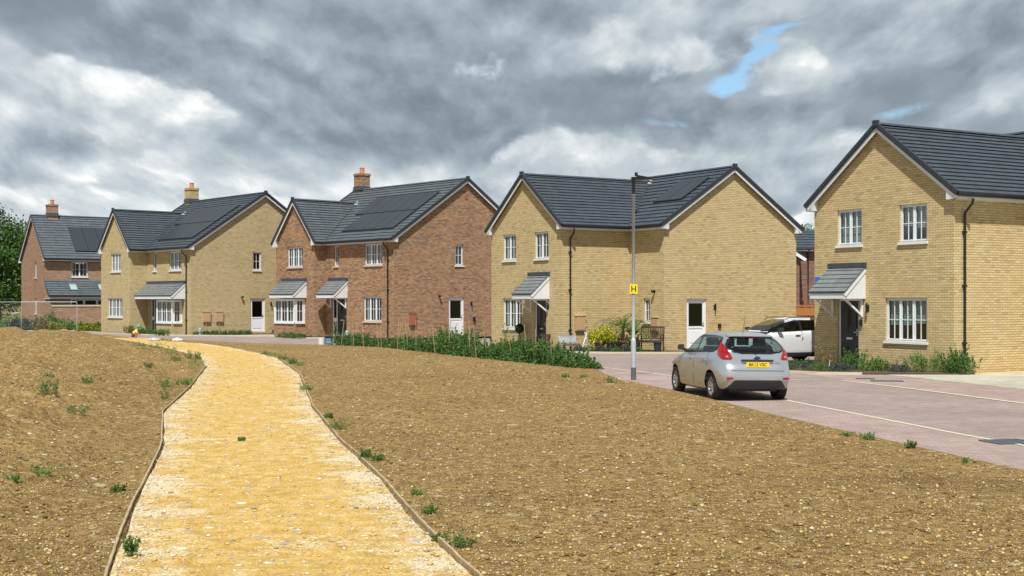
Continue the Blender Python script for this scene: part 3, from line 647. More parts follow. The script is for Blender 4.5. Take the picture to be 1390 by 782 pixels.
# ---- far left brown brick house with lean-to
def left_house():
    H = empty('brick_house', (-35.7, 97.1, 0), R(35), 'pale brown brick house farthest left, with skylights in its lean-to roof', 'house')
    w_, d = 7.2, 9.0; hr = 8.85; k = (hr-ZT)/(w_/2+OE)
    # gable at x=0 facing -x, eaves wall at y=0 facing -y
    F, W = Fr('X', 0, 0), Fr('Y', 0, 0); mb = MB(); G = HE
    hF = [(2.6, 3.1, 3.9, 5.1), (2.6, 3.1, 1.1, 2.3)]; hW = [(1.95, 3.2, 3.95, 5.1)]
    wall(mb, F, 0, w_, 0, ZT+OE*k-.13, hF, (w_/2, ZT+(w_/2+OE)*k-.13)); wall(mb, W, 0, d, 0, G+.1, hW)
    mb.face([(0, w_, 0), (d, w_, 0), (d, w_, G), (0, w_, G)]); mb.face([(d, 0, 0), (d, w_, 0), (d, w_, G), (d, 0, G)]); mb.face([(d, 0, G), (d, w_, G), (d, w_/2, G+w_/2*k)])
    mb.build('wall', M['pale_red'], H)
    mb = MB(); slope(mb, (-.2, -OE, ZT), (d+.2, -OE, ZT), (d+.2, w_/2, hr), (-.2, w_/2, hr)); slope(mb, (d+.2, w_+OE, ZT), (-.2, w_+OE, ZT), (-.2, w_/2, hr), (d+.2, w_/2, hr))
    rf = mb.build('roof', M['tile_light'], H)
    mb = MB(); ridge_caps(mb, (-.2, w_/2, hr), (d+.2, w_/2, hr)); mb.build('ridge', M['tile_light'], rf)
    mb = MB(); vg = MB()
    for y in (-OE, w_+OE):
        vg.bar((-.18, y, ZT), (-.18, w_/2, hr), .09, .1); mb.bar((-.16, y, ZT-.17), (-.16, w_/2, hr-.17), .04, .17)
    mb.box(-.2, d, -OE+.005, -OE+.03, HE, HE+.16); mb.box(-.2, 0, -OE+.03, .12, HE, HE+.12); mb.box(-.2, 0, w_-.12, w_+OE-.03, HE, HE+.12)
    vg.build('verge', M['ridge'], rf); mb.build('barge_board', M['offwhite'], rf)
    mb = MB(); mb.tube([(-.2, -OE-.05, HE+.13), (d, -OE-.05, HE+.13)], .06); mb.build('gutter', M['black'], rf)
    window(H, W, *hW[0], 2, 'white', 'curtain', (1, 1))
    for h in hF: window(H, F, *h, 1, 'white', 'curtain', (0, 1))
    for i in range(4):
        n = Vector((0, -k, 1)).normalized(); q = lambda x, y, dz: Vector((x, y, ZT+(y+OE)*k))+n*dz
        a0, a1, x0 = .35, 2.5, 2.35+i*1.05
        m = MB(); c = [q(x0, a0, .05), q(x0+1.04, a0, .05), q(x0+1.04, a1, .05), q(x0, a1, .05)]; m.hexa(c+[p+n*.05 for p in c], 1); m.face([q(x0+.03, a0+.03, .103), q(x0+1.01, a0+.03, .103), q(x0+1.01, a1-.03, .103), q(x0+.03, a1-.03, .103)])
        m.build('solar_panel', [M['solar'], M['solar_frame']], rf)
    # lean-to on the eaves wall
    LT = MB(); slope(LT, (-.15, -1.55, 2.50), (d, -1.55, 2.50), (d, -.02, 3.72), (-.15, -.02, 3.72), .3, .05); lt = LT.build('lean_to_roof', M['tile_light'], H)
    m = MB(); m.box(0, d, -1.3, -1.2, 0, 2.3); m.box(0, .1, -1.2, 0, 0, 2.3); m.build('lean_to_wall', M['pale_red'], H)
    m = MB(); m.box(-.12, d, -1.50, -1.46, 2.24, 2.46); m.box(-.1, d, -1.46, 0, 2.24, 2.27); m.build('fascia', M['offwhite'], lt)
    m = MB(); m.tube([(-.15, -1.6, 2.45), (d, -1.6, 2.45)], .06); m.build('gutter', M['black'], lt)
    kk = (3.72-2.5)/1.53
    for x in (1.55, 3.75):
        m = MB(); q = lambda X_, y, dz=0: (X_, y, 2.50+(y+1.55)*kk+dz); c = [q(x, -1.15, .04), q(x+.6, -1.15, .04), q(x+.6, -.55, .04), q(x, -.55, .04)]; c2 = [(p[0], p[1], p[2]+.06) for p in c]; m.hexa(c+c2)
        s_ = m.build('skylight', mat('skylight_frame', (.10, .12, .12), .4), lt)
        g = MB(); g.face([q(x+.05, -1.1, .105), q(x+.55, -1.1, .105), q(x+.55, -.6, .105), q(x+.05, -.6, .105)]); g.build('pane', mat('skylight_glass', (.30, .42, .40), .08), s_)
    m = MB(); m.box(1.5, d, -1.34, -1.31, 1.55, 2.2); wf = m.build('window', M['white'], H)
    g = MB()
    for i in range(6): g.box(1.6+i*1.0, 2.42+i*1.0, -1.36, -1.345, 1.62, 2.12)
    g.build('pane', mat('dark_pane', (.015, .016, .018), .1), wf)
    chimney(H, 1.45, w_/2, 7.85, 9.75, M['pale_red'], .38, .36)
    # garden wall in front
    wv_ = Vector((math.cos(R(35)), math.sin(R(35)))); A = Vector((-34.35, 94.9))
    G = empty('garden_wall', (A.x, A.y, 0), R(35), 'brown brick garden wall with cream coping in front of the farthest left house', 'wall')
    m = MB(); m.box(0, 9, 0, .22, 0, 1.66); m.build('brickwork', M['pale_red'], G); m = MB(); m.box(-.04, 9, -.04, .26, 1.66, 1.78); m.build('coping', M['coping'], G)
left_house()
# ---- plum brick house glimpsed between the two right-hand yellow houses
def back_house():
    H = empty('brick_house', (14.6, 74, 0), R(0), 'plum brick house glimpsed in the gap beyond the white car', 'house')
    mb = MB(); mb.box(0, 9, 0, 3.4, 0, 5.15); mb.face([(0, 0, 5.15), (0, 3.4, 5.15), (0, 1.7, 6.3)]); mb.face([(9, 0, 5.15), (9, 3.4, 5.15), (9, 1.7, 6.3)]); mb.build('wall', M['plum'], H)
    mb = MB(); slope(mb, (-.2, -.3, 5.2), (9.2, -.3, 5.2), (9.2, 1.7, 6.35), (-.2, 1.7, 6.35)); slope(mb, (9.2, 3.7, 5.2), (-.2, 3.7, 5.2), (-.2, 1.7, 6.35), (9.2, 1.7, 6.35)); rf = mb.build('roof', M['tile'], H)
    m = MB(); m.box(-.2, 9.2, -.28, -.25, 5.0, 5.12); m.build('fascia', M['offwhite'], rf); m = MB(); m.tube([(-.2, -.33, 5.15), (9.2, -.33, 5.15)], .07); m.build('gutter', M['black'], rf)
    m = MB(); m.tube([(2.66, -.3, 5.1), (2.66, -.08, 4.8), (2.66, -.08, .1)], .045); m.build('downpipe', M['black'], H)
    # porch gable end poking out from behind the yellow house
    m = MB(); m.box(-1.5, 1.9, -1.2, 0, 0, 4.55); m.build('bay_wall', M['plum'], H)
    m = MB(); slope(m, (-1.6, -1.35, 5.5), (-1.6, .2, 5.5), (.2, .2, 5.9), (.2, -1.35, 5.9)) ; slope(m, (2.2, -1.35, 4.62), (2.2, .2, 4.62), (.2, .2, 5.9), (.2, -1.35, 5.9)); m.bar((.2, -1.4, 5.74), (2.22, -1.4, 4.46), .05, .16); m.build('side_roof', M['tile'], H)
    m = MB(); m.bar((.2, -1.44, 5.72), (2.22, -1.44, 4.44), .04, .17); m.build('barge_board', M['offwhite'], H)
    fn = empty('garden_fence', (13.0, 58.5, 0), R(0), 'orange timber garden fence behind the roof of the white car', 'fence')
    m = MB()
    for i in range(34): m.box(i*.15, i*.15+.145, -.012 if i % 2 else 0, .012 if i % 2 else .02, 0, 1.86)
    m.build('fence_boards', M['fence_wood'], fn); m = MB(); m.box(0, 5.1, -.03, .05, 1.86, 1.92); m.box(0, 5.1, -.04, -.012, 1.45, 1.55); m.build('fence_rail', M['fence_wood'], fn)
back_house()
# ================================================================== GROUND
def hash2(ix, iy, seed):
    h = (ix.astype(np.int64)*374761393+iy.astype(np.int64)*668265263+seed*1442695041) & 0xffffffff
    h = ((h ^ (h >> 13))*1274126177) & 0xffffffff
    return ((h ^ (h >> 16)) & 0xffff)/65535.0
def vnoise(x, y, sc_, seed=0):
    x = x/sc_; y = y/sc_; ix = np.floor(x); iy = np.floor(y); fx = x-ix; fy = y-iy; fx = fx*fx*(3-2*fx); fy = fy*fy*(3-2*fy)
    a = hash2(ix, iy, seed); b = hash2(ix+1, iy, seed); c = hash2(ix, iy+1, seed); d = hash2(ix+1, iy+1, seed)
    return (a+(b-a)*fx+(c-a)*fy+(a-b-c+d)*fx*fy)-.5
def sm(t): t = np.clip(t, 0, 1); return t*t*(3-2*t)
def poly(pts): p = np.array(sorted(pts), float); return p[:, 0], p[:, 1]
EY, EX = poly([(2, 9.3), (16.2, 6.5), (19.07, 5.9), (23.6, 5.0), (28, 4.31), (30.2, 3.89), (34.66, 2.92), (39.6, 2.6), (41.2, 2.0), (44, .3), (47.8, -1.3), (56.5, -4.6), (60, -8.0), (62, -11.6), (65, -14.8), (69.5, -18.6), (74.9, -23.7), (80, -29), (95, -46)])
LY, LX = poly([(2, -1.2), (7, -2.45), (10.6, -3.34), (13.6, -4.07), (18.56, -5.15), (19.7, -5.42), (25.3, -6.95), (31.9, -8.1), (41.9, -10.1), (49, -12.0), (56, -14.9), (63.6, -18.4), (70, -23)])
RY, RX = poly([(2, 1.2), (7, .42), (10.1, -.26), (11.7, -.69), (13.3, -1.08), (15.6, -1.58), (20.3, -2.78), (26.5, -4.17), (38.2, -6.4), (49, -9.1), (52.5, -10.4), (59.6, -13.3), (64.5, -15.8), (70, -20)])
LY, LX, RY, RX = LY*.957, LX*.957, RY*.957, RX*.957   # survey points were read at edging height
fE = lambda y: np.interp(y, EY, EX); fL = lambda y: np.interp(y, LY, LX); fR = lambda y: np.interp(y, RY, RX)
def ground_z(x, y, fine=True):
    x = np.asarray(x, float); y = np.asarray(y, float)
    dl = fL(y)-x; dr = x-fR(y); de = fE(y)-x
    z = .03+.05*sm((de-.2)/1.5)
    left = sm((dl-.1)/3.0)*sm((de-1.0)/5.0)
    z = z+left*(.30+.28*vnoise(x, y, 6, 3)+.36*vnoise(x, y, 1.9, 4)+.16*vnoise(x, y, 1.1, 14))
    z = z+sm(dl/.6)*(de > 0)*.20*vnoise(x, y, .75, 5)+left*.13*vnoise(x, y, .36, 15)+.03*vnoise(x, y, 3.5, 6)*sm(de/2)
    if fine: z = z+(.040*vnoise(x, y, .23, 7)+.028*vnoise(x, y, .10, 8)+.012*vnoise(x, y, .055, 9))*(.62+1.2*left)*sm(de/.4)
    return z
def path_z(x, y):
    de = fE(y)-x
    return .055+.012*vnoise(x, y, .8, 11)+.012*vnoise(x, y, .16, 12)+.006*vnoise(x, y, .06, 13)-.2*sm(1-de/.3)
nA, nR = 620, 860
ang = np.radians(np.linspace(-31, 29, nA)); rr = 6.0*(112/6.0)**np.linspace(0, 1, nR)
A_, R_ = np.meshgrid(ang, rr); GX = R_*np.sin(A_); GY = R_*np.cos(A_); GZ = ground_z(GX, GY)
inp = np.minimum(GX-fL(GY), fR(GY)-GX); GZ = np.where(inp > -.02, np.minimum(GZ, .06)-.09*sm((inp+.02)/.10), GZ)
GZ = GZ-.25*sm((GX-fE(GY))/.25)
idx = np.arange(nA*nR).reshape(nR, nA)
def soil_mat():
    m = mat('stony_soil', (.3, .2, .1), .95, spec=.15); t, b = nt(m); tcn = t.new('ShaderNodeTexCoord'); P = tcn.outputs['Object']
    big = t.noise(P, .16, 5, .6); mid = t.noise(P, 1.3, 6, .65); fine = t.noise(P, 9, 7, .75)
    c = t.ramp(fine, [(.30, (.068, .038, .013)), (.43, (.195, .120, .041)), (.56, (.335, .222, .084)), (.72, (.54, .395, .170))])
    c = t.mix(1.0, c, t.ramp(mid, [(.25, .72), (.75, 1.12)]), 'MULTIPLY'); c = t.mix(1.0, c, t.ramp(big, [(.3, .82), (.7, 1.10)]), 'MULTIPLY')
    h = fine
    for sc_, th, k in ((26, .28, .9), (60, .35, .85), (12, .16, .9), (5.0, .05, .7)):
        v = t.new('ShaderNodeTexVoronoi', i_Scale=float(sc_)); t.l.new(P, v.inputs['Vector'])
        s3 = t.new('ShaderNodeSeparateXYZ'); t.l.new(v.outputs['Color'], s3.inputs[0])
        msk = t.math('MULTIPLY', t.math('LESS_THAN', s3.outputs[0], th), t.math('LESS_THAN', v.outputs['Distance'], .40))
        sc2 = t.ramp(s3.outputs[1], [(0, (.36, .27, .125)), (.35, (.44, .35, .19)), (.6, (.50, .43, .28)), (.80, (.26, .165, .07)), (.95, (.62, .58, .46))], 'CONSTANT')
        c = t.mix(t.math('MULTIPLY', msk, k), c, sc2); h = t.math('ADD', h, t.math('MULTIPLY', msk, t.math('SUBTRACT', .5, v.outputs['Distance'])))
    # damp, darker hollow near the road
    sp = t.new('ShaderNodeSeparateXYZ'); t.l.new(P, sp.inputs[0])
    dx = t.math('DIVIDE', t.math('SUBTRACT', sp.outputs[0], 5.0), 1.7); dy = t.math('DIVIDE', t.math('SUBTRACT', sp.outputs[1], 14.6), 1.0)
    d = t.math('ADD', t.math('ADD', t.math('MULTIPLY', dx, dx), t.math('MULTIPLY', dy, dy)), t.math('MULTIPLY', mid, 1.2))
    c = t.mix(t.mapr(d, .5, 1.7, .42, 0.0, True), c, (.11, .068, .028))
    t.l.new(c, b.inputs['Base Color']); bump(t, b, h, 1.0, .045); return m
M['soil'] = soil_mat()
V = np.stack([GX, GY, GZ], -1).reshape(-1, 3)
q = np.stack([idx[:-1, :-1], idx[:-1, 1:], idx[1:, 1:], idx[1:, :-1]], -1)
cd = (GX-fE(GY))[:-1, :-1]; keep = cd < 1.0
o = obj('soil_field', np_mesh('soil_field', V, q[keep]), M['soil'], smooth=True); o['kind'] = 'structure'
# far ground sheet
m = mat('far_field', (.16, .14, .06), .95, spec=.1); t, b = nt(m); tcn = t.new('ShaderNodeTexCoord')
t.l.new(t.ramp(t.noise(tcn.outputs['Object'], .05, 8, .7), [(.35, (.20, .145, .07)), (.6, (.10, .12, .035))]), b.inputs['Base Color'])
mb = MB(); mb.face([(-2500, -400, -.24), (2500, -400, -.24), (2500, 3500, -.24), (-2500, 3500, -.24)]); o = mb.build('ground', m); o['kind'] = 'structure'
# yellow hoggin path
def path_mat():
    m = mat('hoggin', (.6, .4, .15), .95, spec=.1); t, b = nt(m); tcn = t.new('ShaderNodeTexCoord'); P = tcn.outputs['Object']
    uv = t.new('ShaderNodeUVMap'); s = t.new('ShaderNodeSeparateXYZ'); t.l.new(uv.outputs[0], s.inputs[0])
    e = t.math('ABSOLUTE', t.math('SUBTRACT', s.outputs[0], .5))
    n1_, n2_, n3_ = t.noise(P, .9, 6, .65), t.noise(P, 5, 7, .7), t.noise(P, 34, 5, .7)
    mp = t.new('ShaderNodeMapping'); mp.inputs['Scale'].default_value = (.6, 1.2, 1); t.l.new(P, mp.inputs[0]); n4_ = t.noise(mp.outputs[0], 1.0, 6, .6)
    c = t.ramp(n2_, [(.30, (.41, .25, .060)), (.5, (.575, .38, .115)), (.70, (.67, .49, .20))])
    pale = t.math('ADD', t.math('ADD', t.mapr(e, .25, .50, 0, .58), t.math('MULTIPLY', t.math('SUBTRACT', n1_, .5), 2.2)), t.math('MULTIPLY', t.math('SUBTRACT', n4_, .5), 1.3))
    pale = t.math('ADD', pale, t.math('ADD', t.math('MULTIPLY', t.math('SUBTRACT', n2_, .5), 1.5), t.math('MULTIPLY', t.math('SUBTRACT', n3_, .5), 2.2)))
    c = t.mix(t.mapr(pale, .20, .75, 0, .85, True), c, (.66, .585, .42))
    c = t.mix(1.0, c, t.ramp(n3_, [(.3, .58), (.60, 1.10)]), 'MULTIPLY'); h = n3_
    for sc_, th, k in ((30, .12, .7), (14, .10, .8), (7, .05, .8)):
        v = t.new('ShaderNodeTexVoronoi', i_Scale=float(sc_)); t.l.new(P, v.inputs['Vector']); s3 = t.new('ShaderNodeSeparateXYZ'); t.l.new(v.outputs['Color'], s3.inputs[0])
        msk = t.math('MULTIPLY', t.math('LESS_THAN', s3.outputs[0], th), t.math('LESS_THAN', v.outputs['Distance'], .36))
        sc2 = t.ramp(s3.outputs[1], [(0, (.36, .34, .32)), (.4, (.80, .76, .66)), (.65, (.27, .25, .24)), (.8, (.52, .36, .16))], 'CONSTANT')
        c = t.mix(t.math('MULTIPLY', msk, k), c, sc2); h = t.math('ADD', h, t.math('MULTIPLY', msk, .5))
    t.l.new(c, b.inputs['Base Color']); bump(t, b, h, .9, .022); return m
M['path'] = path_mat()
PY = 4.0*(70.5/4.0)**np.linspace(0, 1, 900); U = np.linspace(0, 1, 110)
UU, YY = np.meshgrid(U, PY); wob = .035*vnoise(YY*1.0, YY*0, .9, 21); PXl = fL(YY)+wob+.02; PXr = fR(YY)+.035*vnoise(YY, YY*0+9, 1.1, 22)-.02
XX = PXl+(PXr-PXl)*UU; ZZ = path_z(XX, YY)
V = np.stack([XX, YY, ZZ], -1).reshape(-1, 3); idx = np.arange(V.shape[0]).reshape(len(PY), len(U))
F_ = np.stack([idx[:-1, :-1], idx[:-1, 1:], idx[1:, 1:], idx[1:, :-1]], -1).reshape(-1, 4)
me = np_mesh('path', V, F_); l = me.uv_layers.new(name='UVMap'); uvv = np.stack([UU, YY/3], -1).reshape(-1, 2)[F_.ravel()]; l.data.foreach_set('uv', uvv.ravel().astype(np.float32))
o = obj('path', me, M['path'], smooth=True); o['kind'] = 'structure'
# loose stones (uncountable)
def stones(name, n, seed, rng_r, sampler, colors, smin, smax, zf):
    g = np.random.default_rng(seed); x, y = sampler(g, n); k = len(x)
    s_ = smin*np.exp(g.exponential(.36, k)); s_ = np.minimum(s_, smax)*(1+.35*sm((np.hypot(x, y)-18)/25))
    base = np.array([(1, 0, .05), (.2, .9, 0), (-1, .15, .05), (-.1, -.95, 0), (.05, .1, .75), (0, 0, -.4)], float)
    fc = np.array([(0, 1, 4), (1, 2, 4), (2, 3, 4), (3, 0, 4), (1, 0, 5), (2, 1, 5), (3, 2, 5), (0, 3, 5)])
    j = base[None]*(1+g.uniform(-.3, .3, (k, 6, 3))); j = j*np.stack([np.ones(k), g.uniform(.6, 1, k), g.uniform(.45, .8, k)], -1)[:, None]
    a = g.uniform(0, 6.28, k); c, s = np.cos(a)[:, None], np.sin(a)[:, None]
    px = j[..., 0]*c-j[..., 1]*s; py = j[..., 0]*s+j[..., 1]*c
    V = np.stack([px*s_[:, None]+x[:, None], py*s_[:, None]+y[:, None], j[..., 2]*s_[:, None]+(zf(x, y)+s_*.12)[:, None]], -1)
    F = (fc[None]+(np.arange(k)*6)[:, None, None]).reshape(-1, 3)
    m = mat(name+'_stone', (.4, .3, .2), .85, spec=.2); t, b = nt(m); ge = t.new('ShaderNodeNewGeometry'); tcn = t.new('ShaderNodeTexCoord')
    cc = t.ramp(ge.outputs['Random Per Island'], colors, 'CONSTANT'); t.l.new(t.mix(.6, cc, t.ramp(t.noise(tcn.outputs['Object'], 40, 3), [(.3, .6), (.7, 1)]), 'MULTIPLY'), b.inputs['Base Color'])
    o = obj(name, np_mesh(name, V.reshape(-1, 3), F), m); o['kind'] = 'stuff'; return o
def samp_soil(g, n):
    r = 8.0*(66/8.0)**g.random(n); a = np.radians(g.uniform(-25, 25, n)); x, y = r*np.sin(a), r*np.cos(a)
    ok = ((x < fL(y)-.06) | (x > fR(y)+.06)) & (x < fE(y)-.1); return x[ok], y[ok]
def samp_path(g, n):
    y = 8.5*(45/8.5)**g.random(n); u = g.random(n); u = np.where(g.random(n) < .4, np.clip(.5+np.sign(u-.5)*(.5-g.exponential(.06, n)), .02, .98), u); x = fL(y)+(fR(y)-fL(y))*u
    return x, y
SC = [(0, (.28, .18, .058)), (.24, (.40, .275, .092)), (.46, (.53, .385, .150)), (.64, (.15, .085, .026)), (.78, (.60, .47, .24)), (.90, (.34, .18, .06)), (.96, (.70, .61, .43)), (.985, (.24, .22, .20))]
stones('soil_stones', 230000, 5, None, samp_soil, SC, .0066, .036, lambda x, y: ground_z(x, y))
stones('path_stones', 11000, 6, None, samp_path, [(0, (.62, .42, .14)), (.3, (.75, .62, .38)), (.5, (.30, .29, .29)), (.66, (.80, .76, .68)), (.82, (.40, .39, .38)), (.92, (.45, .28, .10))], .007, .036, path_z)
# timber edging boards
def edging(fn, off, y0, y1, label):
    ys = list(np.arange(y0, y1, .45)); mb = MB(); rnd = random.Random(int(off*100)+3)
    w_ = 0.0; P = []
    for y in ys: w_ = w_*.8+rnd.uniform(-.006, .006); P.append((float(fn(y))+off+w_, y, .032+rnd.uniform(-.006, .006)))
    for a, b in zip(P, P[1:]): mb.bar((a[0], a[1]-.01, a[2]+.015), (b[0], b[1]+.01, b[2]+.015), .022, .10)
    for a in P[::4]: mb.box(a[0]-.02+np.sign(off)*.035, a[0]+.02+np.sign(off)*.035, a[1]-.02, a[1]+.02, -.05, a[2]+.05)
    tag(mb.build('path_edging', M['edge_wood']), label, 'edging')
edging(fL, -.02, 4, 50, 'timber edging board along the left side of the yellow path')
edging(fR, .02, 4, 56, 'timber edging board along the right side of the yellow path')

# ------------------------------------------------------------------ paving
def paving(name, c, tone=.1):
    m = mat(name, c, .85, spec=.25); t, b = nt(m); tcn = t.new('ShaderNodeTexCoord'); P = tcn.outputs['Object']
    mp = t.new('ShaderNodeMapping'); mp.inputs['Rotation'].default_value = (0, 0, R(11)); t.l.new(P, mp.inputs[0])
    br = t.new('ShaderNodeTexBrick', i_Scale=1.0); br.offset = .5
    for k, v in (('Brick Width', .2), ('Row Height', .1), ('Mortar Size', .004), ('Color1', (*[x*.86 for x in c], 1)), ('Color2', (*[min(1, x*1.14) for x in c], 1)), ('Mortar', (*[x*.62 for x in c], 1))): br.inputs[k].default_value = v
    t.l.new(mp.outputs[0], br.inputs['Vector'])
    n1_, n2_ = t.noise(P, .55, 6, .62), t.noise(P, 14, 6, .75)
    col = t.mix(1.0, br.outputs[0], t.ramp(n1_, [(.3, 1-tone*1.6), (.7, 1+tone)]), 'MULTIPLY'); col = t.mix(1.0, col, t.ramp(n2_, [(.28, .80), (.7, 1.16)]), 'MULTIPLY')
    col = t.mix(t.ramp(n2_, [(.66, 0.0), (.74, .5)]), col, (.46, .38, .32))
    n5_ = t.noise(P, .22, 7, .7); col = t.mix(t.ramp(n5_, [(.50, 0.0), (.68, .42)]), col, (.205, .165, .125))
    t.l.new(col, b.inputs['Base Color']); bump(t, b, n2_, .3, .006); return m
M['paving'] = paving('pink_block_paving', (.29, .232, .212)); M['paving2'] = paving('pinker_block_paving', (.335, .255, .23))
M['drive'] = paving('pale_drive_paving', (.46, .44, .355)); M['line'] = dirty(mat('cream_kerb_block', (.56, .50, .37), .85), .12, 4)
def sheet(name, pts, z, m, kind='structure'):
    mb = MB(); mb.face([(x, y, z) for x, y in pts])
    if z > .03:
        for (a, b), (c, d) in zip(pts, pts[1:]+pts[:1]): mb.face([(a, b, -.02), (c, d, -.02), (c, d, z), (a, b, z)])
    o = mb.build(name, m); o['kind'] = kind; return o
ed = [(float(x)-.35, float(y)) for y, x in zip(EY, EX) if y <= 80]
sheet('road', ed+[(-60, 110), (60, 110), (60, 2)], 0.0, M['paving'])
def strip(name, pts, wd, z, m, th=None):
    """flat band (or raised kerb when th) along a polyline, wd to the right"""
    mb = MB(); n = len(pts); L = []
    for i, p in enumerate(pts):
        a, b = Vector(pts[max(i-1, 0)]), Vector(pts[min(i+1, n-1)]); d = (b-a).normalized(); L.append(Vector(p)+Vector((d.y, -d.x))*wd)
    for i in range(n-1):
        p, q_, r, s = pts[i], pts[i+1], L[i+1], L[i]
        if th: mb.hexa([(*p, 0.001), (*q_, .001), (*r, .001), (*s, .001), (*p, th), (*q_, th), (*r, th), (*s, th)])
        else: mb.face([(*p, z), (*q_, z), (*r, z), (*s, z)])
    o = mb.build(name, m); o['kind'] = 'structure'; return o
# footway strip along the field edge and the cream block lines
e2 = [(float(fE(y))-.1, float(y)) for y in np.arange(4, 40, 2.0)]
line1 = [(10.3, 4.0), (8.75, 13), (7.66, 18.98), (7.24, 20.7), (6.77, 23.2), (5.97, 27.3), (5.6, 29.75), (4.66, 36.0), (3.95, 38.2), (3.0, 40.6), (1.4, 44.6), (-.2, 48.3), (-3.5, 56.5)]
mb = MB()
yy = np.linspace(4, 40, 40); lx = np.interp(yy, [p[1] for p in line1], [p[0] for p in line1])
for a in range(len(yy)-1): mb.face([(float(fE(yy[a]))-.2, yy[a], .004), (lx[a], yy[a], .004), (lx[a+1], yy[a+1], .004), (float(fE(yy[a+1]))-.2, yy[a+1], .004)])
o = mb.build('pavement', M['paving2']); o['kind'] = 'structure'
strip('block_line', [(float(fE(y)), float(y)) for y in np.arange(4, 39, 1.5)], .07, .009, M['line'])
strip('block_line', line1, .10, .009, M['line'])
far_line = [(7.3, 34.9), (8.2, 34.55), (9.0, 34.4), (9.97, 30.9), (10.84, 26.9), (12.6, 18.5), (15.6, 4)]
strip('block_line', far_line, .14, .009, M['line'])
sheet('pavement', [(8.5, 37.9), (9.05, 34.5), (9.97, 30.95), (10.84, 26.95), (12.6, 18.5), (15.6, 4), (18.5, 4), (14.2, 24), (12.5, 30.9), (10.9, 36.9)], .004, M['paving2'])
sheet('driveway', [(10.9, 36.95), (12.5, 30.9), (14.2, 24), (40, 26), (40, 60), (17.5, 39.9), (13.35, 37.3)], .008, M['drive'])
strip('sand_strip', [(13.32, 37.46), (16.6, 39.35), (20, 41.3)], .38, .012, dirty(mat('yellow_sand', (.66, .44, .13), .95), .15, 4))
# kerbs in front of the houses
M['bed'] = dirty(mat('planting_soil', (.085, .058, .035), .95), .3, 5)
k3 = [(-2.2, 61.0), (-.6, 57.9), (1.0, 55.6), (1.6, 53.9), (2.1, 52.7), (2.9, 51.8), (4.2, 51.45), (6.4, 51.3), (7.3, 51.6)]
sheet('planting_bed', k3+[(7.3, 53.4), (6.39, 53.3), (5.1, 55.2), (2.1, 53.5), (-.9, 58.4)], .055, M['bed']); strip('kerb', k3, .13, 0, M['line'], .07)
k4 = [(7.9, 39.4), (8.3, 38.1), (9.0, 37.25), (10.2, 36.98), (11.6, 36.95), (13.0, 36.9), (13.5, 37.0)]
sheet('planting_bed', k4+[(13.3, 37.3), (13.02, 37.45), (10.1, 42.55), (9.0, 42.0)], .05, M['bed']); strip('kerb', k4[:4], .13, 0, M['line'], .07)
k1 = [(-31, 88), (-27.5, 83.6), (-25.9, 81.3), (-23.2, 78.4), (-19.9, 76.4), (-16.0, 75.5), (-13.4, 75.4)]
strip('kerb', k1, .16, 0, M['line'], .07)
sheet('planting_bed', [(-31, 88.2), (-27.5, 83.8), (-25.9, 81.5), (-23.2, 78.6), (-19.9, 76.6), (-18.5, 76.2), (-18.3, 77), (-20, 77.3), (-24, 80.5), (-27.2, 84)], .05, M['bed'])
k2 = [(-14.4, 74.6), (-13.5, 73.6), (-12.2, 72.2), (-11.5, 71.4), (-10.6, 71.6)]
strip('kerb', k2, .12, 0, M['line'], .07); sheet('planting_bed', k2+[(-10.8, 72), (-11.2, 71.8), (-13.9, 74.8)], .05, M['bed'])
sheet('planting_bed', [(-60, 90), (-30, 86), (-29, 88), (-34, 96), (-60, 100)], .05, M['bed'])
def drain(x, y, rz, a, b, label):
    E = empty('drain_cover', (x, y, .012), rz, label, 'drain cover'); mb = MB()
    mb.box(-a, a, -b, -b+.03, 0, .012); mb.box(-a, a, b-.03, b, 0, .012); mb.box(-a, -a+.03, -b+.03, b-.03, 0, .012); mb.box(a-.03, a, -b+.03, b-.03, 0, .012); mb.build('frame', M['galv_dark'], E)
    mb = MB(); n = 9
    for i in range(n): x0 = -a+.04+i*(2*a-.08)/n; mb.box(x0, x0+(2*a-.08)/n*.6, -b+.03, b-.03, 0, .009)
    mb.build('grating', M['galv_dark'], E)
drain(10.05, 34.0, R(-10), .42, .22, 'dark drain cover in the pink paving in front of the black door')
drain(9.75, 35.0, R(-10), .25, .16, 'small drain cover behind the larger one near the kerb of the right-hand house')
drain(7.62, 19.5, R(15), .34, .26, 'drain cover beside the cream line at the right edge of the road')

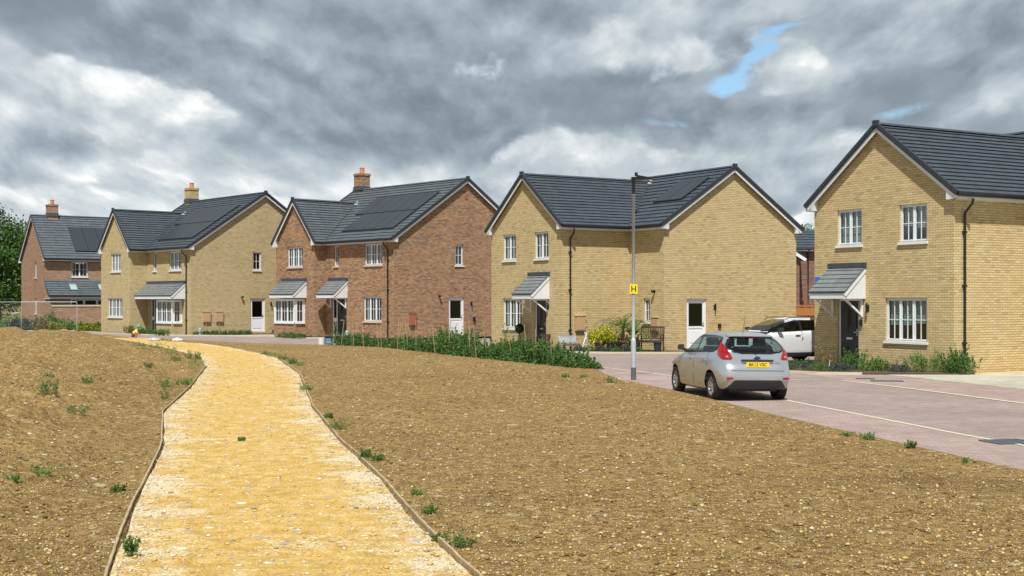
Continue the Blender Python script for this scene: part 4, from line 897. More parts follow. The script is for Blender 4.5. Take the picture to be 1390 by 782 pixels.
# ================================================================== VEGETATION
def leaf_mesh(name, P, size, seed, aspect=.45, up=0.0):
    g = np.random.default_rng(seed); n = len(P); size = np.broadcast_to(size, (n,))*g.uniform(.6, 1.3, n)
    a = g.normal(size=(n, 3)); a[:, 2] += up; a /= np.linalg.norm(a, axis=1, keepdims=True); b = np.cross(a, g.normal(size=(n, 3))); b /= np.linalg.norm(b, axis=1, keepdims=True)
    a = a*size[:, None]; b = b*(size*aspect)[:, None]
    V = np.stack([P-a, P+b-.1*a, P+a, P-b-.1*a], 1).reshape(-1, 3); F = np.arange(4*n).reshape(n, 4); return np_mesh(name, V, F)
def sprig_pts(g, n, base, h, leaves, spread=.12, lean=.25):
    """n stems, base(g,n)->(x,y,z0,hscale); returns leaf points"""
    x, y, z, hs = base(g, n); t = g.random((n, leaves))**.8; H_ = h*hs*g.uniform(.6, 1.1, n); dx, dy = g.normal(0, lean, (2, n))
    r = spread*(1.15-t); aa = g.uniform(0, 6.28, (n, leaves)); rr_ = r*g.random((n, leaves))**.5
    X_ = x[:, None]+dx[:, None]*t*H_[:, None]+np.cos(aa)*rr_; Y_ = y[:, None]+dy[:, None]*t*H_[:, None]+np.sin(aa)*rr_
    return np.stack([X_.ravel(), Y_.ravel(), (z[:, None]+t*H_[:, None]).ravel()], -1)
def clump_base(rx, ry, rz=0.0):
    def f(g, n):
        a = g.uniform(0, 6.28, n); r = g.random(n)**.5; x, y = np.cos(a)*r*rx, np.sin(a)*r*ry; hs = 1-.45*r
        return x*math.cos(rz)-y*math.sin(rz), x*math.sin(rz)+y*math.cos(rz), np.zeros(n), hs
    return f
NP = [0]
def plant(name, x, y, rx, ry, h, m, label, cat, group=None, stems=26, leaves=26, size=.035, z=None, rz=0.0, spread=.10, lean=.25, aspect=.45, up=.6):
    NP[0] += 1; g = np.random.default_rng(100+NP[0]); P = sprig_pts(g, stems, clump_base(rx, ry, rz), h, leaves, spread, lean)
    P[:, 2] = np.maximum(P[:, 2], .01)
    o = obj(name, leaf_mesh(name, P, size, NP[0], aspect, up), M[m]); o.location = (x, y, float(ground_z(x, y)) if z is None else z)
    return tag(o, label, cat, group)
WEEDS = [('r', -9.51, 48.89, 0.17, 0.14), ('r', -8.89, 47.09, 0.19, 0.19), ('r', -8.11, 44.77, 0.18, 0.21), ('r', -7.15, 41.45, 0.17, 0.22), ('r', -6.69, 40.16, 0.12, 0.19), ('r', -4.83, 29.62, 0.14, 0.17), ('r', -3.26, 22.63, 0.07, 0.12), ('r', -2.83, 20.73, 0.12, 0.2), ('r', -1.96, 17.01, 0.07, 0.13), ('r', -1.78, 16.78, 0.06, 0.13), ('r', -1.03, 13.8, 0.05, 0.07), ('r', -0.82, 12.58, 0.06, 0.1), ('r', -0.64, 11.24, 0.05, 0.07), ('r', -0.43, 10.98, 0.06, 0.13), ('l', -14.98, 51.08, 0.3, 0.27), ('l', -14.43, 51.54, 0.3, 0.39), ('l', -12.82, 47.39, 0.33, 0.36), ('l', -11.14, 42.17, 0.15, 0.22), ('l', -11.38, 45.27, 0.29, 0.32), ('l', -9.79, 39.12, 0.14, 0.32), ('l', -8.31, 30.62, 0.13, 0.23), ('l', -8.12, 31.57, 0.24, 0.18), ('l', -7.4, 27.04, 0.09, 0.28), ('l', -8.7, 23.69, 0.18, 0.3), ('l', -9.11, 27.2, 0.11, 0.22), ('l', -8.65, 27.3, 0.16, 0.24), ('l', -9.42, 29.12, 0.1, 0.12), ('l', -7.83, 23.73, 0.09, 0.11), ('l', -7.56, 21.98, 0.17, 0.15), ('l', -6.27, 20.2, 0.11, 0.13), ('l', -7.25, 24.11, 0.1, 0.1), ('l', -5.3, 13.52, 0.04, 0.11), ('l', -4.36, 14.04, 0.08, 0.08), ('l', -3.18, 10.58, 0.05, 0.15), ('l', -5.38, 14.53, 0.08, 0.15), ('l', -10.59, 27.63, 0.07, 0.1), ('l', -11.43, 31.34, 0.15, 0.15), ('l', -8.69, 28.6, 0.08, 0.17), ('l', -9.93, 34.55, 0.09, 0.16), ('p', -4.09, 19.25, 0.04, 0.08), ('e', 5.31, 20.11, 0.05, 0.09), ('e', 5.48, 19.59, 0.09, 0.14), ('e', 5.82, 18.53, 0.06, 0.15), ('e', 2.56, 32.59, 0.13, 0.23), ('e', 1.45, 34.1, 0.1, 0.16), ('e', 5.99, 16.76, 0.03, 0.05), ('e', 1.97, 34.89, 0.09, 0.12)]
WL = {'r': ('weed clump on the brown soil just right of the yellow path', 'weeds along the right edge of the path'),
      'l': ('weed clump on the rough soil bank left of the yellow path', 'weeds on the soil bank left of the path'),
      'p': ('tiny weed growing in the middle of the yellow path', None),
      'e': ('weed sprig at the edge of the soil beside the pink paving', 'weeds along the paving edge')}
WLX = {0: 'farthest weed clump right of the path, at the start of its far bend', 7: 'broad weed clump on the right edge of the path where the timber edging kinks', 13: 'nearest upright weed right of the yellow path', 14: 'dark weed patch on top of the soil bank nearest the road', 15: 'tallest weed patch where the soil bank meets the far end of the path',
       16: 'long dark weed patch on the crest of the soil bank', 18: 'wide weed patch against the path at the end of the soil bank', 23: 'large grey-green weed standing alone on the left soil bank', 33: 'weed growing through the pale gravel at the near left path edge', 31: 'small weed at the left edge of the soil, low down', 43: 'weed nearest the lamp post at the soil edge'}
for i, (k, x, y, r, h) in enumerate(WEEDS):
    lab, grp = WL[k]
    if i in (25, 26, 27, 29, 30, 35, 37): continue
    plant('weed', x, y, r, r*.8, max(h, .08)*(1.35 if k == 'l' else 1.1), ('leaf_weed', 'leaf_weed', 'leaf_palm', 'leaf_hedge', 'leaf_weed')[i % 5], WLX.get(i, lab), 'weed', grp, stems=int(14+r*90), leaves=18, size=.016+.02*min(h, .3), z=(float(path_z(x, y)) if k == 'p' else None), spread=.03+.08*r, lean=(.35, .75, .5)[i % 3], aspect=(.45, .25, .35)[i % 3])
# long strip of young hedging in front of the houses
HL = np.array([(-8.25, 59.1), (-5.4, 57.0), (-2.6, 51.0), (-1.2, 48.0), (.2, 45.0), (1.4, 42.6), (2.0, 41.0), (2.55, 39.7)])
hh = np.array([.68, .82, .92, .95, .88, .78, .60, .36])
seg = np.r_[0, np.cumsum(np.linalg.norm(np.diff(HL, axis=0), axis=1))]
def hbase(g, n):
    u = g.random(n)*seg[-1]; x = np.interp(u, seg, HL[:, 0]); y = np.interp(u, seg, HL[:, 1]); H_ = np.interp(u, seg, hh)
    wd = np.interp(u, seg, [.5, .6, .6, .6, .6, .6, .55, .3]); o = g.uniform(-1, 1, n)*wd
    gap = .80+.50*vnoise(u*1.0, u*0, .8, 31)+.40*vnoise(u, u*0, 2.6, 33)
    return x+o*.88, y+o*.45, ground_z(x, y)*0+.02, H_*gap*(1-.3*np.abs(o/wd))
g = np.random.default_rng(77); P = sprig_pts(g, 1000, hbase, 1.12, 52, .14, .32)
tag(obj('hedge_planting', leaf_mesh('hedge_planting', P, .050, 8, .42, .25), M['leaf_hedge']), 'long band of young green hedging plants between the soil and the road', 'hedge', kind='stuff')
mb = MB()
rnd = random.Random(5)
CANE_L = {0: 'cane at the far left tip of the hedge planting, leaning', 25: 'short cane at the near right tip of the hedge planting'}
for i in range(26):
    u = seg[-1]*(.012+.86*i/25)+rnd.uniform(-.2, .2); x, y = float(np.interp(u, seg, HL[:, 0])), float(np.interp(u, seg, HL[:, 1]))
    o = rnd.uniform(-.65, -.25); h = rnd.uniform(1.1, 1.35); mb = MB(); lx_, ly_ = rnd.uniform(-.16, .16), rnd.uniform(-.1, .1)
    mb.tube([(0, 0, -.05), (lx_*.5, ly_*.5, h*.5), (lx_, ly_, h)], .012, 6); c = mb.build('bamboo_cane', M['cane']); c.location = (x+o*.88, y+o*.45, .03)
    tag(c, CANE_L.get(i, 'thin pale cane standing among the young hedging plants'), 'cane', 'canes among the hedging plants')

# plants at the right-hand house
pl = plant
pl('shrub', 10.35, 38.9, .45, .35, .78, 'leaf_hedge', 'feathery green shrub in front of the black door of the nearest house', 'shrub', stems=44, leaves=60, size=.03, z=.05)
pl('shrub', 10.95, 38.3, .42, .35, .55, 'leaf_weed', 'rounded mid-green shrub just right of the black door of the nearest house', 'shrub', stems=50, leaves=44, size=.03, z=.05)
pl('shrub', 11.45, 38.35, .22, .2, .62, 'leaf_dry', 'thin brownish shrub below the left end of the three-light window', 'shrub', stems=12, leaves=26, size=.025, z=.05)
pl('shrub', 12.1, 37.85, .42, .3, .75, 'leaf_weed', 'tall wispy weed-like plant under the middle of the three-light window', 'shrub', stems=46, leaves=44, size=.026, z=.05, lean=.12)
pl('shrub', 12.62, 37.6, .28, .25, .85, 'leaf_weed', 'tall sparse plant under the right end of the three-light window', 'shrub', stems=26, leaves=40, size=.026, z=.05, lean=.1)
pl('shrub', 13.1, 37.15, .38, .32, .88, 'leaf_hedge', 'large dark green shrub at the downpipe corner of the nearest house', 'shrub', stems=60, leaves=70, size=.032, z=.03, spread=.13)
pl('shrub', 9.75, 39.7, .25, .22, .95, 'leaf_dry', 'spindly brown-leaved shrub left of the black door of the nearest house', 'shrub', stems=16, leaves=26, size=.035, z=.05, spread=.16)
for i, (x, y, r, lab) in enumerate([(8.75, 38.9, .5, 'low dark bushy plant at the left end of the bed, beside the silver car'), (9.3, 38.4, .45, 'low dark plant in the bed, just left of the white plant label'), (9.9, 38.2, .4, 'low dark plant in the bed, just right of the white plant label'), (9.1, 40.2, .5, 'low dark plant at the back of the bed near the white car'), (11.5, 37.7, .35, 'low dark plant in the middle of the bed below the window')]):
    pl('ground_cover_plant', x, y, r, .35, .34, 'leaf_hedge' if i % 2 else 'leaf_grey', lab, 'plant', 'low plants in the bed of the nearest house', stems=40, leaves=36, size=.022, z=.05)
mb = MB(); mb.bar((0, 0, 0), (.03, 0, .22), .05, .012); tg = mb.build('plant_label', M['white']); tg.location = (9.62, 38.55, .08); tag(tg, 'small white plant label stuck in the bed of the nearest house', 'plant label')
# plants along the left houses
def row(pts, name, m, lab, group, h, r=.35, stems=22, size=.045):
    for i, (x, y) in enumerate(pts): pl(name, x, y, r, r*.7, h*(0.85+.3*((i*7) % 5)/5), m, lab, 'plant', group, stems=stems, leaves=22, size=size, z=.05)
th1 = R(40.8); u1 = Vector((-math.sin(th1), math.cos(th1))); v1 = Vector((math.cos(th1), math.sin(th1))); C1 = Vector((-24.25, 80.57)); K1 = C1+v1*1.185; D1 = K1-u1*5.96
row([K1-u1*(.7+.62*i)-v1*1.25 for i in range(8)], 'low_shrub', 'leaf_hedge', 'low dark shrub in the row below the long slate porch roof', 'row of low shrubs below the long porch roof', .42)
row([D1+v1*(.25+.58*i)-u1*.35 for i in range(7)], 'low_shrub', 'leaf_hedge', 'low dark shrub in the row below the two sand-coloured meter boxes', 'row of low shrubs under the two meter boxes', .34, .26)
row([D1+v1*(5.6+.55*i)-u1*.45 for i in range(4)], 'low_shrub', 'leaf_hedge', 'low dark shrub in the row right of the white side door of the olive house', 'row of low shrubs right of the white side door', .38, .3)
th2 = R(42.2); u2 = Vector((-math.sin(th2), math.cos(th2))); v2 = Vector((math.cos(th2), math.sin(th2))); C2 = Vector((-11.18, 71.76))
row([C2-v2*1.0-u2*.2+u2*.62*i for i in range(4)], 'low_shrub', 'leaf_hedge', 'low dark shrub in the row beneath the bay window of the red brick house', 'row of low shrubs beneath the bay window', .36, .3)
pl('grassy_plant', K1.x-v1.x*1.4-u1.x*.2, K1.y-v1.y*1.4, .3, .25, .75, 'leaf_dry', 'yellowish grassy plant at the foot of the olive yellow house porch', 'plant', stems=26, size=.05, z=.05)
for i, (x, y, r, h, m, lab) in enumerate([(-34.2, 89.0, 1.2, 1.15, 'leaf_grey', 'tall grey-green bush behind the wire fence post, left of the yellow bushes'), (-33.0, 90.3, .8, 1.5, 'leaf_hedge', 'upright dark green bush by the corner of the farthest left house'), (-32.3, 87.5, .7, .95, 'leaf_dry', 'brownish bush just left of the brightest yellow bush'), (-31.5, 88.5, .8, 1.1, 'leaf_hedge', 'dark green bush between the brown bush and the yellow bushes'),
        (-30.9, 86.6, .7, .85, 'leaf_lime', 'brightest yellow-green bush in front of the garden wall'), (-30.0, 86.9, .8, .9, 'leaf_weed', 'mid-green bush right of the brightest yellow-green bush'), (-28.9, 86.4, .8, .7, 'leaf_lime', 'low yellow-green bush near the right part of the garden wall'), (-28.2, 87.2, .8, .75, 'leaf_hedge', 'low green bush in front of the right end of the garden wall'), (-27.2, 85.6, .7, .55, 'leaf_lime', 'low lime bush at the left corner of the olive yellow house'), (-26.0, 84.2, .6, .45, 'leaf_weed', 'small grassy bush at the foot of the olive yellow house, left window side'),
        (-35.6, 91.2, .9, 1.4, 'leaf_weed', 'light green bush at the left corner of the farthest left house'), (-37.5, 93, 1.1, .8, 'leaf_weed', 'green bush left of the farthest left house, behind the wire fence')]):
    pl('bush', x, y, r, r*.6, h, m, lab, 'bush', 'bushes in front of the garden wall', stems=50, leaves=44, size=.06, z=.05, spread=.2)
# trees
def tree(x, y, h, r, m, label, n=7000, seed=1, size=.15, squash=1.0, group=None):
    g = np.random.default_rng(seed); E = empty('broadleaf_tree', (x, y, -.1), 0, label, 'tree', group); mb = MB()
    mb.tube([(0, 0, 0), (.1, 0, h*.3), (.0, .1, h*.75)], [r*.09, r*.065, r*.02], 8)
    cl_ = []
    for i in range(46):
        a = g.uniform(0, 6.28); e_ = g.uniform(.12, 1.0); rad = r*(1-(abs(e_-.42)/.62)**2.2)**.5 if abs(e_-.42) < .62 else 0; rad *= g.uniform(.45, 1.0)
        c = np.array([math.cos(a)*rad, math.sin(a)*rad, h*e_*.97]); cl_.append(c)
        if i % 3 == 0: z0 = h*g.uniform(.2, .6); mb.tube([(0, 0, z0), tuple(c*.5+np.array([0, 0, z0*.5])), tuple(c)], [r*.03, r*.018, .02], 5)
    mb.build('trunk', M['bark'], E)
    P = np.concatenate([c+g.normal(size=(2*n//46, 3))*np.array([r*.16, r*.16, r*.13*squash]) for c in cl_]); P[:, 2] = np.abs(P[:, 2])
    obj('crown', leaf_mesh('crown', P, size, seed, .5, .2), M[m], E)
tree(-45.5, 112, 8.8, 4.4, 'leaf_tree', 'bright green tree at the left edge, right up against the farthest left house', 12000, 3)
tree(-52.2, 122, 11.4, 5.0, 'leaf_dark', 'tall dark tree rising behind the bright green one at the left edge', 11000, 4, .18)
tree(-41.6, 118, 8.8, 3.2, 'leaf_tree', 'smaller green tree wedged between the bright tree and the farthest left house', 7000, 5)
tree(-58, 118, 9, 5, 'leaf_dark', 'dark tree mostly outside the left edge of the view', 6000, 6, .18)
tree(21.8, 96, 7.9, 2.2, 'leaf_tree', 'tree top showing above the roof in the gap between the two right-hand yellow houses', 4000, 7)
# wire site fence at the far left
def mesh_panel(x, y, rz, label, L=3.5, H_=2.0):
    E = empty('mesh_fence_panel', (x, y, .03), rz, label, 'fence panel', 'temporary wire fence panels by the left houses')
    mb = MB(); mb.tube([(0, 0, 0), (0, 0, H_)], .016, 6); mb.tube([(L, 0, 0), (L, 0, H_)], .016, 6); mb.tube([(0, 0, H_), (L, 0, H_)], .016, 6); mb.tube([(0, 0, .12), (L, 0, .12)], .014, 6); mb.build('frame', M['galv'], E)
    w_ = MB(); n = 28
    for i in range(1, n): w_.tube([(L*i/n, 0, .12), (L*i/n, 0, H_)], .0014, 3, cap=False)
    for i in range(1, 9): w_.tube([(0, 0, .12+i*.21), (L, 0, .12+i*.21)], .0014, 3, cap=False)
    w_.build('wire_mesh', M['galv'], E); f = MB(); f.box(-.12, .12, -.3, .3, 0, .13); f.box(L-.12, L+.12, -.3, .3, 0, .13); f.build('foot', M['black'], E)
for i, (x, y, rz, lab) in enumerate([(-31.8, 82.2, R(6), 'wire fence panel in front of the garden wall, with a post in mid-wall'), (-35.3, 82.4, R(-3), 'wire fence panel crossing the gable of the farthest left house'), (-38.8, 82.2, R(3), 'wire fence panel in front of the dark trees at the left edge')]): mesh_panel(x, y, rz, lab)
mesh_panel(-43.5, 93, R(2), 'second, more distant wire fence panel before the dark trees', 3.5, 1.3)
E = empty('sign_board', (-35.9, 90.4, 0), R(15), 'leaning orange and white board behind the wire fence at the far left', 'board'); mb = MB(); mb.bar((0, 0, .2), (.35, 0, 1.15), .35, .03); mb.build('board', dirty(mat('faded_orange_board', (.62, .42, .30), .8), .2, 4), E); mb = MB(); mb.bar((.2, .05, 1.2), (.75, .05, 1.28), .18, .04); mb.build('white_panel', M['white'], E)

# ================================================================== OBJECTS
# lamp post with yellow H sign
LP = empty('street_lamp', (3.31, 34.57, 0), 0, 'grey steel street lamp post with a black lantern and a yellow H plate', 'street lamp')
mb = MB(); mb.tube([(0, 0, 1.08), (0, 0, 1.16), (0, 0, 5.10)], [.062, .044, .040], 16); mb.build('pole', M['galv'], LP, smooth=True)
mb = MB(); mb.lathe([(.068, .34), (.068, 1.04), (.060, 1.10), (.044, 1.13)], n=18); b_ = mb.build('base_sleeve', M['galv'], LP, smooth=True); mb = MB(); mb.box(-.03, .03, -.0705, -.066, .48, .92); mb.build('access_door', M['galv'], b_)
mb = MB(); mb.lathe([(.069, 0), (.0695, .345)], n=18); mb.build('painted_base', M['galv_dark'], LP, smooth=True)
mb = MB(); mb.tube([(0, 0, 5.08), (0, 0, 5.40)], .050, 12); mb.tube([(0, 0, 5.38), (0, 0, 5.53)], [.052, .066], 12); mb.bar((-.02, 0, 5.48), (.20, 0, 5.52), .07, .07); ln = mb.build('lantern_bracket', M['black'], LP)
mb = MB(); mb.hexa([(.10, -.11, 5.44), (.10, .11, 5.44), (.10, .11, 5.58), (.10, -.11, 5.58), (.52, -.07, 5.475), (.52, .07, 5.475), (.52, .07, 5.51), (.52, -.07, 5.51)]); hd = mb.build('lantern_head', M['black'], LP); mb = MB(); mb.box(.30, .50, -.05, .05, 5.455, 5.472); mb.build('lens', mat('lamp_lens', (.55, .45, .33), .2), hd)
mb = MB(); mb.tube([(.075, 0, 5.55), (.075, 0, 5.66)], .042, 10); mb.build('photocell', M['black'], hd)
mb = MB(); mb.box(-.105, .105, -.062, -.054, 2.36, 2.61); sg = mb.build('sign_plate', M['yellow_sign'], LP)
mb = MB(); mb.box(-.066, -.036, -.066, -.0625, 2.40, 2.57); mb.box(.036, .066, -.066, -.0625, 2.40, 2.57); mb.box(-.036, .036, -.066, -.0625, 2.47, 2.495); mb.build('sign_letter', M['black'], sg)
mb = MB(); mb.lathe([(.052, 2.44), (.052, 2.47)], n=14); mb.lathe([(.052, 2.52), (.052, 2.55)], n=14); mb.build('clamp', M['chrome'], sg)

def bench(x, y, rz, Wd, label, m, seat_h=.42, back_h=.92, depth=.55, arms=True, cat='bench', name='wooden_bench', recl=.10, frame_grey=None):
    """front faces -y in local space"""
    E = empty(name, (x, y, .055), rz, label, cat); st = MB()
    for i in range(5): y0 = -depth/2+.02+i*(depth-.06)/5; st.box(-Wd/2+.04, Wd/2-.04, y0, y0+(depth-.06)/5-.015, seat_h-.025, seat_h)
    st.build('seat', m, E); bk = MB(); n = max(6, int(Wd/.08))
    q = lambda t: depth/2-.04+recl*t
    for i in range(n): xx = -Wd/2+.07+(Wd-.14)*(i+.5)/n; bk.bar((xx, q(0), seat_h+.06), (xx, q(1), back_h-.06), .035, .018, up=(0, 1, 0))
    bk.bar((-Wd/2, q(1), back_h-.03), (Wd/2, q(1), back_h-.03), .03, .07); bk.bar((-Wd/2, q(0), seat_h+.06), (Wd/2, q(0), seat_h+.06), .03, .05); bk.build('backrest', frame_grey or m, E)
    for s in (-1, 1):
        xx = s*(Wd/2-.03)
        l = MB(); l.bar((xx, depth/2-.04, 0), (xx, q(0), seat_h+.03), .05, .05); l.bar((xx, q(0), seat_h+.03), (xx, q(1), back_h), .05, .045, up=(0, 1, 0)); l.build('leg', frame_grey or m, E)
        l = MB(); l.bar((xx, -depth/2+.03, 0), (xx, -depth/2+.03, seat_h+.2 if arms else seat_h-.02), .05, .05); l.build('leg', m, E)
        if arms: l = MB(); l.bar((xx, -depth/2-.02, seat_h+.22), (xx, q(.4), seat_h+.24), .065, .03); l.build('armrest', m, E)
    r_ = MB(); r_.bar((-Wd/2+.05, -depth/2+.03, seat_h-.06), (Wd/2-.05, -depth/2+.03, seat_h-.06), .03, .07); r_.build('rail', m, E); return E
bench(5.75, 52.55, R(-20), 1.0, 'dark teak garden chair with slatted back right of the lamp post', M['old_wood'], .45, 1.02, .62, cat='garden chair', name='garden_chair')
bench(5.0, 52.75, R(8), .55, 'low dark wooden side table partly behind the lamp post', M['old_wood'], .48, .5, .5, arms=False, cat='table', name='side_table')
bench(2.42, 53.0, R(28), .82, 'small grey slatted bench below the downpipe of the middle yellow house', M['grey_wood'], .30, .62, .4, arms=False, frame_grey=M['galv'])
bench(1.30, 53.95, R(-35), .50, 'small brown wooden chair beside the black door of the middle yellow house', M['old_wood'], .34, .66, .4, cat='garden chair', name='garden_chair')
def pot(x, y, r, h, m, label, z=.055, top=1.15):
    E = MB(); E.lathe([(r*.75, 0), (r, h*.9), (r*top, h*.9), (r*top, h), (r*.9, h), (r*.88, h*.85), (0.001, h*.85)], n=16); o = E.build('plant_pot', m, smooth=False); o.location = (x, y, z); return tag(o, label, 'pot')
pot(5.98, 52.1, .17, .40, mat('dark_grey_bucket', (.03, .04, .05), .5), 'dark grey bucket under the dark teak chair')
pot(3.62, 52.55, .22, .38, mat('plum_glaze', (.14, .045, .055), .35), 'plum glazed pot holding the bright yellow shrub')
mb = MB(); mb.hexa([(-.28, -.15, 0), (.28, -.15, 0), (.28, .15, 0), (-.28, .15, 0), (-.33, -.18, .36), (.33, -.18, .36), (.33, .18, .36), (-.33, .18, .36)]); o = mb.build('planter', M['black']); o.location = (4.22, 52.45, .055); tag(o, 'black rectangular planter between the yellow shrub and the palm', 'planter')
pot(4.72, 52.9, .24, .42, dirty(mat('buff_glaze', (.42, .33, .17), .5)), 'buff ceramic pot holding the small palm tree')
pl('golden_shrub', 3.72, 52.75, .52, .45, .95, 'leaf_yellow', 'bright yellow-green rounded shrub in front of the middle yellow house', 'shrub', stems=90, leaves=46, size=.05, z=.32, spread=.16, lean=.3)
pl('potted_plant', 4.9, 52.6, .25, .22, .55, 'leaf_dry', 'coppery red-brown plant between the black planter and the lamp post', 'plant', stems=24, leaves=30, size=.04, z=.3)
pl('potted_plant', 4.55, 53.2, .3, .25, .45, 'leaf_dry', 'dry orange-leaved plant at the foot of the palm', 'plant', stems=20, leaves=30, size=.04, z=.35)
for i, (x, y, lab) in enumerate([(2.75, 52.2, 'left end of the row, in front of the small grey bench'), (3.2, 52.05, 'second from the left in the row'), (3.75, 51.95, 'in front of the plum pot'), (4.2, 51.9, 'in front of the black planter'), (4.65, 51.9, 'in front of the palm'), (5.05, 51.9, 'just left of the lamp post foot')]):
    pl('lavender', x, y, .27, .2, .36, 'leaf_grey' if i % 2 == 0 else 'leaf_hedge', 'low grey-green lavender, '+lab, 'lavender', 'lavender row along the kerb of the middle yellow house', stems=34, leaves=24, size=.026, z=.06, spread=.06)
def palm(x, y, z, label):
    E = empty('palm', (x, y, z), 0, label, 'palm'); mb = MB(); mb.tube([(0, 0, 0), (0, 0, .25), (.02, 0, .45)], [.10, .09, .05], 8); mb.build('trunk', M['bark'], E); rnd = random.Random(8); fr_ = MB()
    for i in range(24):
        a = i*2.4+.3; e_ = rnd.uniform(.55, 1.25); L = rnd.uniform(1.05, 1.5); P_ = []
        for k in range(9):
            t = k/8; r_ = L*t*math.cos(e_-.5*t*t)*.9; P_.append(Vector((math.cos(a)*r_, math.sin(a)*r_, .4+L*t*math.sin(e_-.75*t*t))))
        for k in range(1, 9):
            for sub in (0, .5):
                p = P_[k-1].lerp(P_[k], sub) ; d = (P_[k]-P_[k-1]).normalized(); sd_ = d.cross(Vector((0, 0, 1))).normalized(); ll = .26*(1-.5*(k/8))
                for s in (-1, 1):
                    tip = p+(sd_*s*.8+d*.75+Vector((0, 0, .15))).normalized()*ll; fr_.face([p, p+d*.04, tip])
        for k in range(8): fr_.bar(P_[k], P_[k+1], .014, .008)
    fr_.build('fronds', M['leaf_palm'], E, uv=False)
palm(4.62, 52.95, .52, 'small feathery palm left of the lamp post in front of the yellow wall')
palm(5.05, 53.0, .25, 'lower, more yellow palm partly hidden behind the lamp post')
# ball topiary on a stem and a pot of bamboo by the lower window
E = empty('topiary', (.33, 55.7, 0), 0, 'dark ball-headed potted bush under the lower window of the middle yellow house', 'topiary'); mb = MB(); mb.tube([(0, 0, .25), (0, 0, .8)], .02, 6); mb.build('stem', M['bark'], E); mb = MB(); mb.lathe([(.12, 0), (.16, .28), (.001, .28)], n=12); mb.build('pot', M['black'], E)
g = np.random.default_rng(5); d = g.normal(size=(1400, 3)); d /= np.linalg.norm(d, axis=1, keepdims=True); obj('foliage', leaf_mesh('foliage', d*(.2*g.uniform(.7, 1.05, (1400, 1)))+[0, 0, .92], .035, 6), M['leaf_dark'], E)
E = empty('potted_climber', (-.25, 56.1, 0), 0, 'thin potted climber at the left side of the lower window of the middle yellow house', 'plant'); mb = MB(); mb.lathe([(.14, 0), (.2, .32), (.001, .32)], n=12); mb.build('pot', M['black'], E); P = sprig_pts(g, 8, clump_base(.1, .1), 1.35, 30, .12, .12); P[:, 2] += .3; obj('foliage', leaf_mesh('foliage', P, .035, 7), M['leaf_weed'], E)
# folded grey stand by the meter box
E = empty('folding_stand', (3.12, 53.45, .05), R(30), 'pale grey folded trestle leaning below the left meter box of the middle yellow house', 'trestle'); mb = MB(); mb.bar((-.22, 0, 0), (.12, .1, .75), .04, .03); mb.bar((.24, 0, 0), (-.02, .1, .78), .04, .03); mb.build('leg', M['offwhite'], E); mb = MB(); mb.bar((-.14, .02, .25), (.16, .03, .25), .03, .03); mb.bar((-.02, .1, .74), (.12, .1, .74), .03, .04); mb.build('rail', M['offwhite'], E)
# standpipes
def post(x, y, label):
    E = empty('utility_post', (x, y, 0), 0, label, 'utility post', 'grey utility posts'); m_ = MB(); m_.lathe([(.07, 0), (.07, .22), (.11, .24), (.11, .42), (.06, .48), (.001, .5)], n=12); m_.build('body', dirty(mat('light_grey_plastic', (.34, .40, .44), .6)), E)
p = D1+v1*.25-u1*.7; post(p.x, p.y, 'grey utility post at the pipe corner of the olive yellow house'); K2 = C2+v2*.774; p = K2-u2*(6.454-3.66)-v2*.5; post(p.x, p.y, 'grey utility post against the red brick house between door and window')
# things at the start of the hedge
mb = MB(); mb.lathe([(.13, 0), (.17, .34), (.175, .35), (.15, .35), (.12, .05), (.001, .05)], n=14); o = mb.build('bucket', M['white']); o.location = (-9.15, 60.9, .02); tag(o, 'white bucket on the paving at the left end of the hedge planting', 'bucket')
mb = MB(); mb.box(-.2, .2, -.15, .15, 0, .04); 
for a, b_, c, d_ in ((-.2, .2, -.15, -.13), (-.2, .2, .13, .15), (-.2, -.18, -.13, .13), (.18, .2, -.13, .13)):
    for z in (.04, .15, .25): mb.box(a, b_, c, d_, z, z+.06 if z < .25 else .32)
for a in (-.19, .17):
    for c in (-.14, .12): mb.box(a, a+.02, c, c+.02, .04, .3)
o = mb.build('crate', mat('blue_crate', (.06, .20, .32), .45)); o.location = (-8.8, 61.1, .02); o.rotation_euler.z = .3; tag(o, 'blue-grey plastic crate beside the white bucket at the end of the hedge', 'crate')
def sack(x, y, label, m, s=1.0):
    mb = MB(); mb.lathe([(.001, 0), (.24*s, .01), (.30*s, .08), (.26*s, .19), (.12*s, .25), (.05*s, .30), (.001, .31)], n=12); o = mb.build('sack', m, smooth=True); o.location = (x, y, .03); o.scale = (1.0, .8, .6); tag(o, label, 'sack', 'sacks at the far end of the path')
sack(-17.3, 65.6, 'white sack with a dark side at the far end of the yellow path', M['white']); sack(-18.6, 65.9, 'pale grey flattened sack left of the white one at the end of the path', dirty(mat('grey_sack', (.45, .48, .48), .7), .3, 8), 1.1)

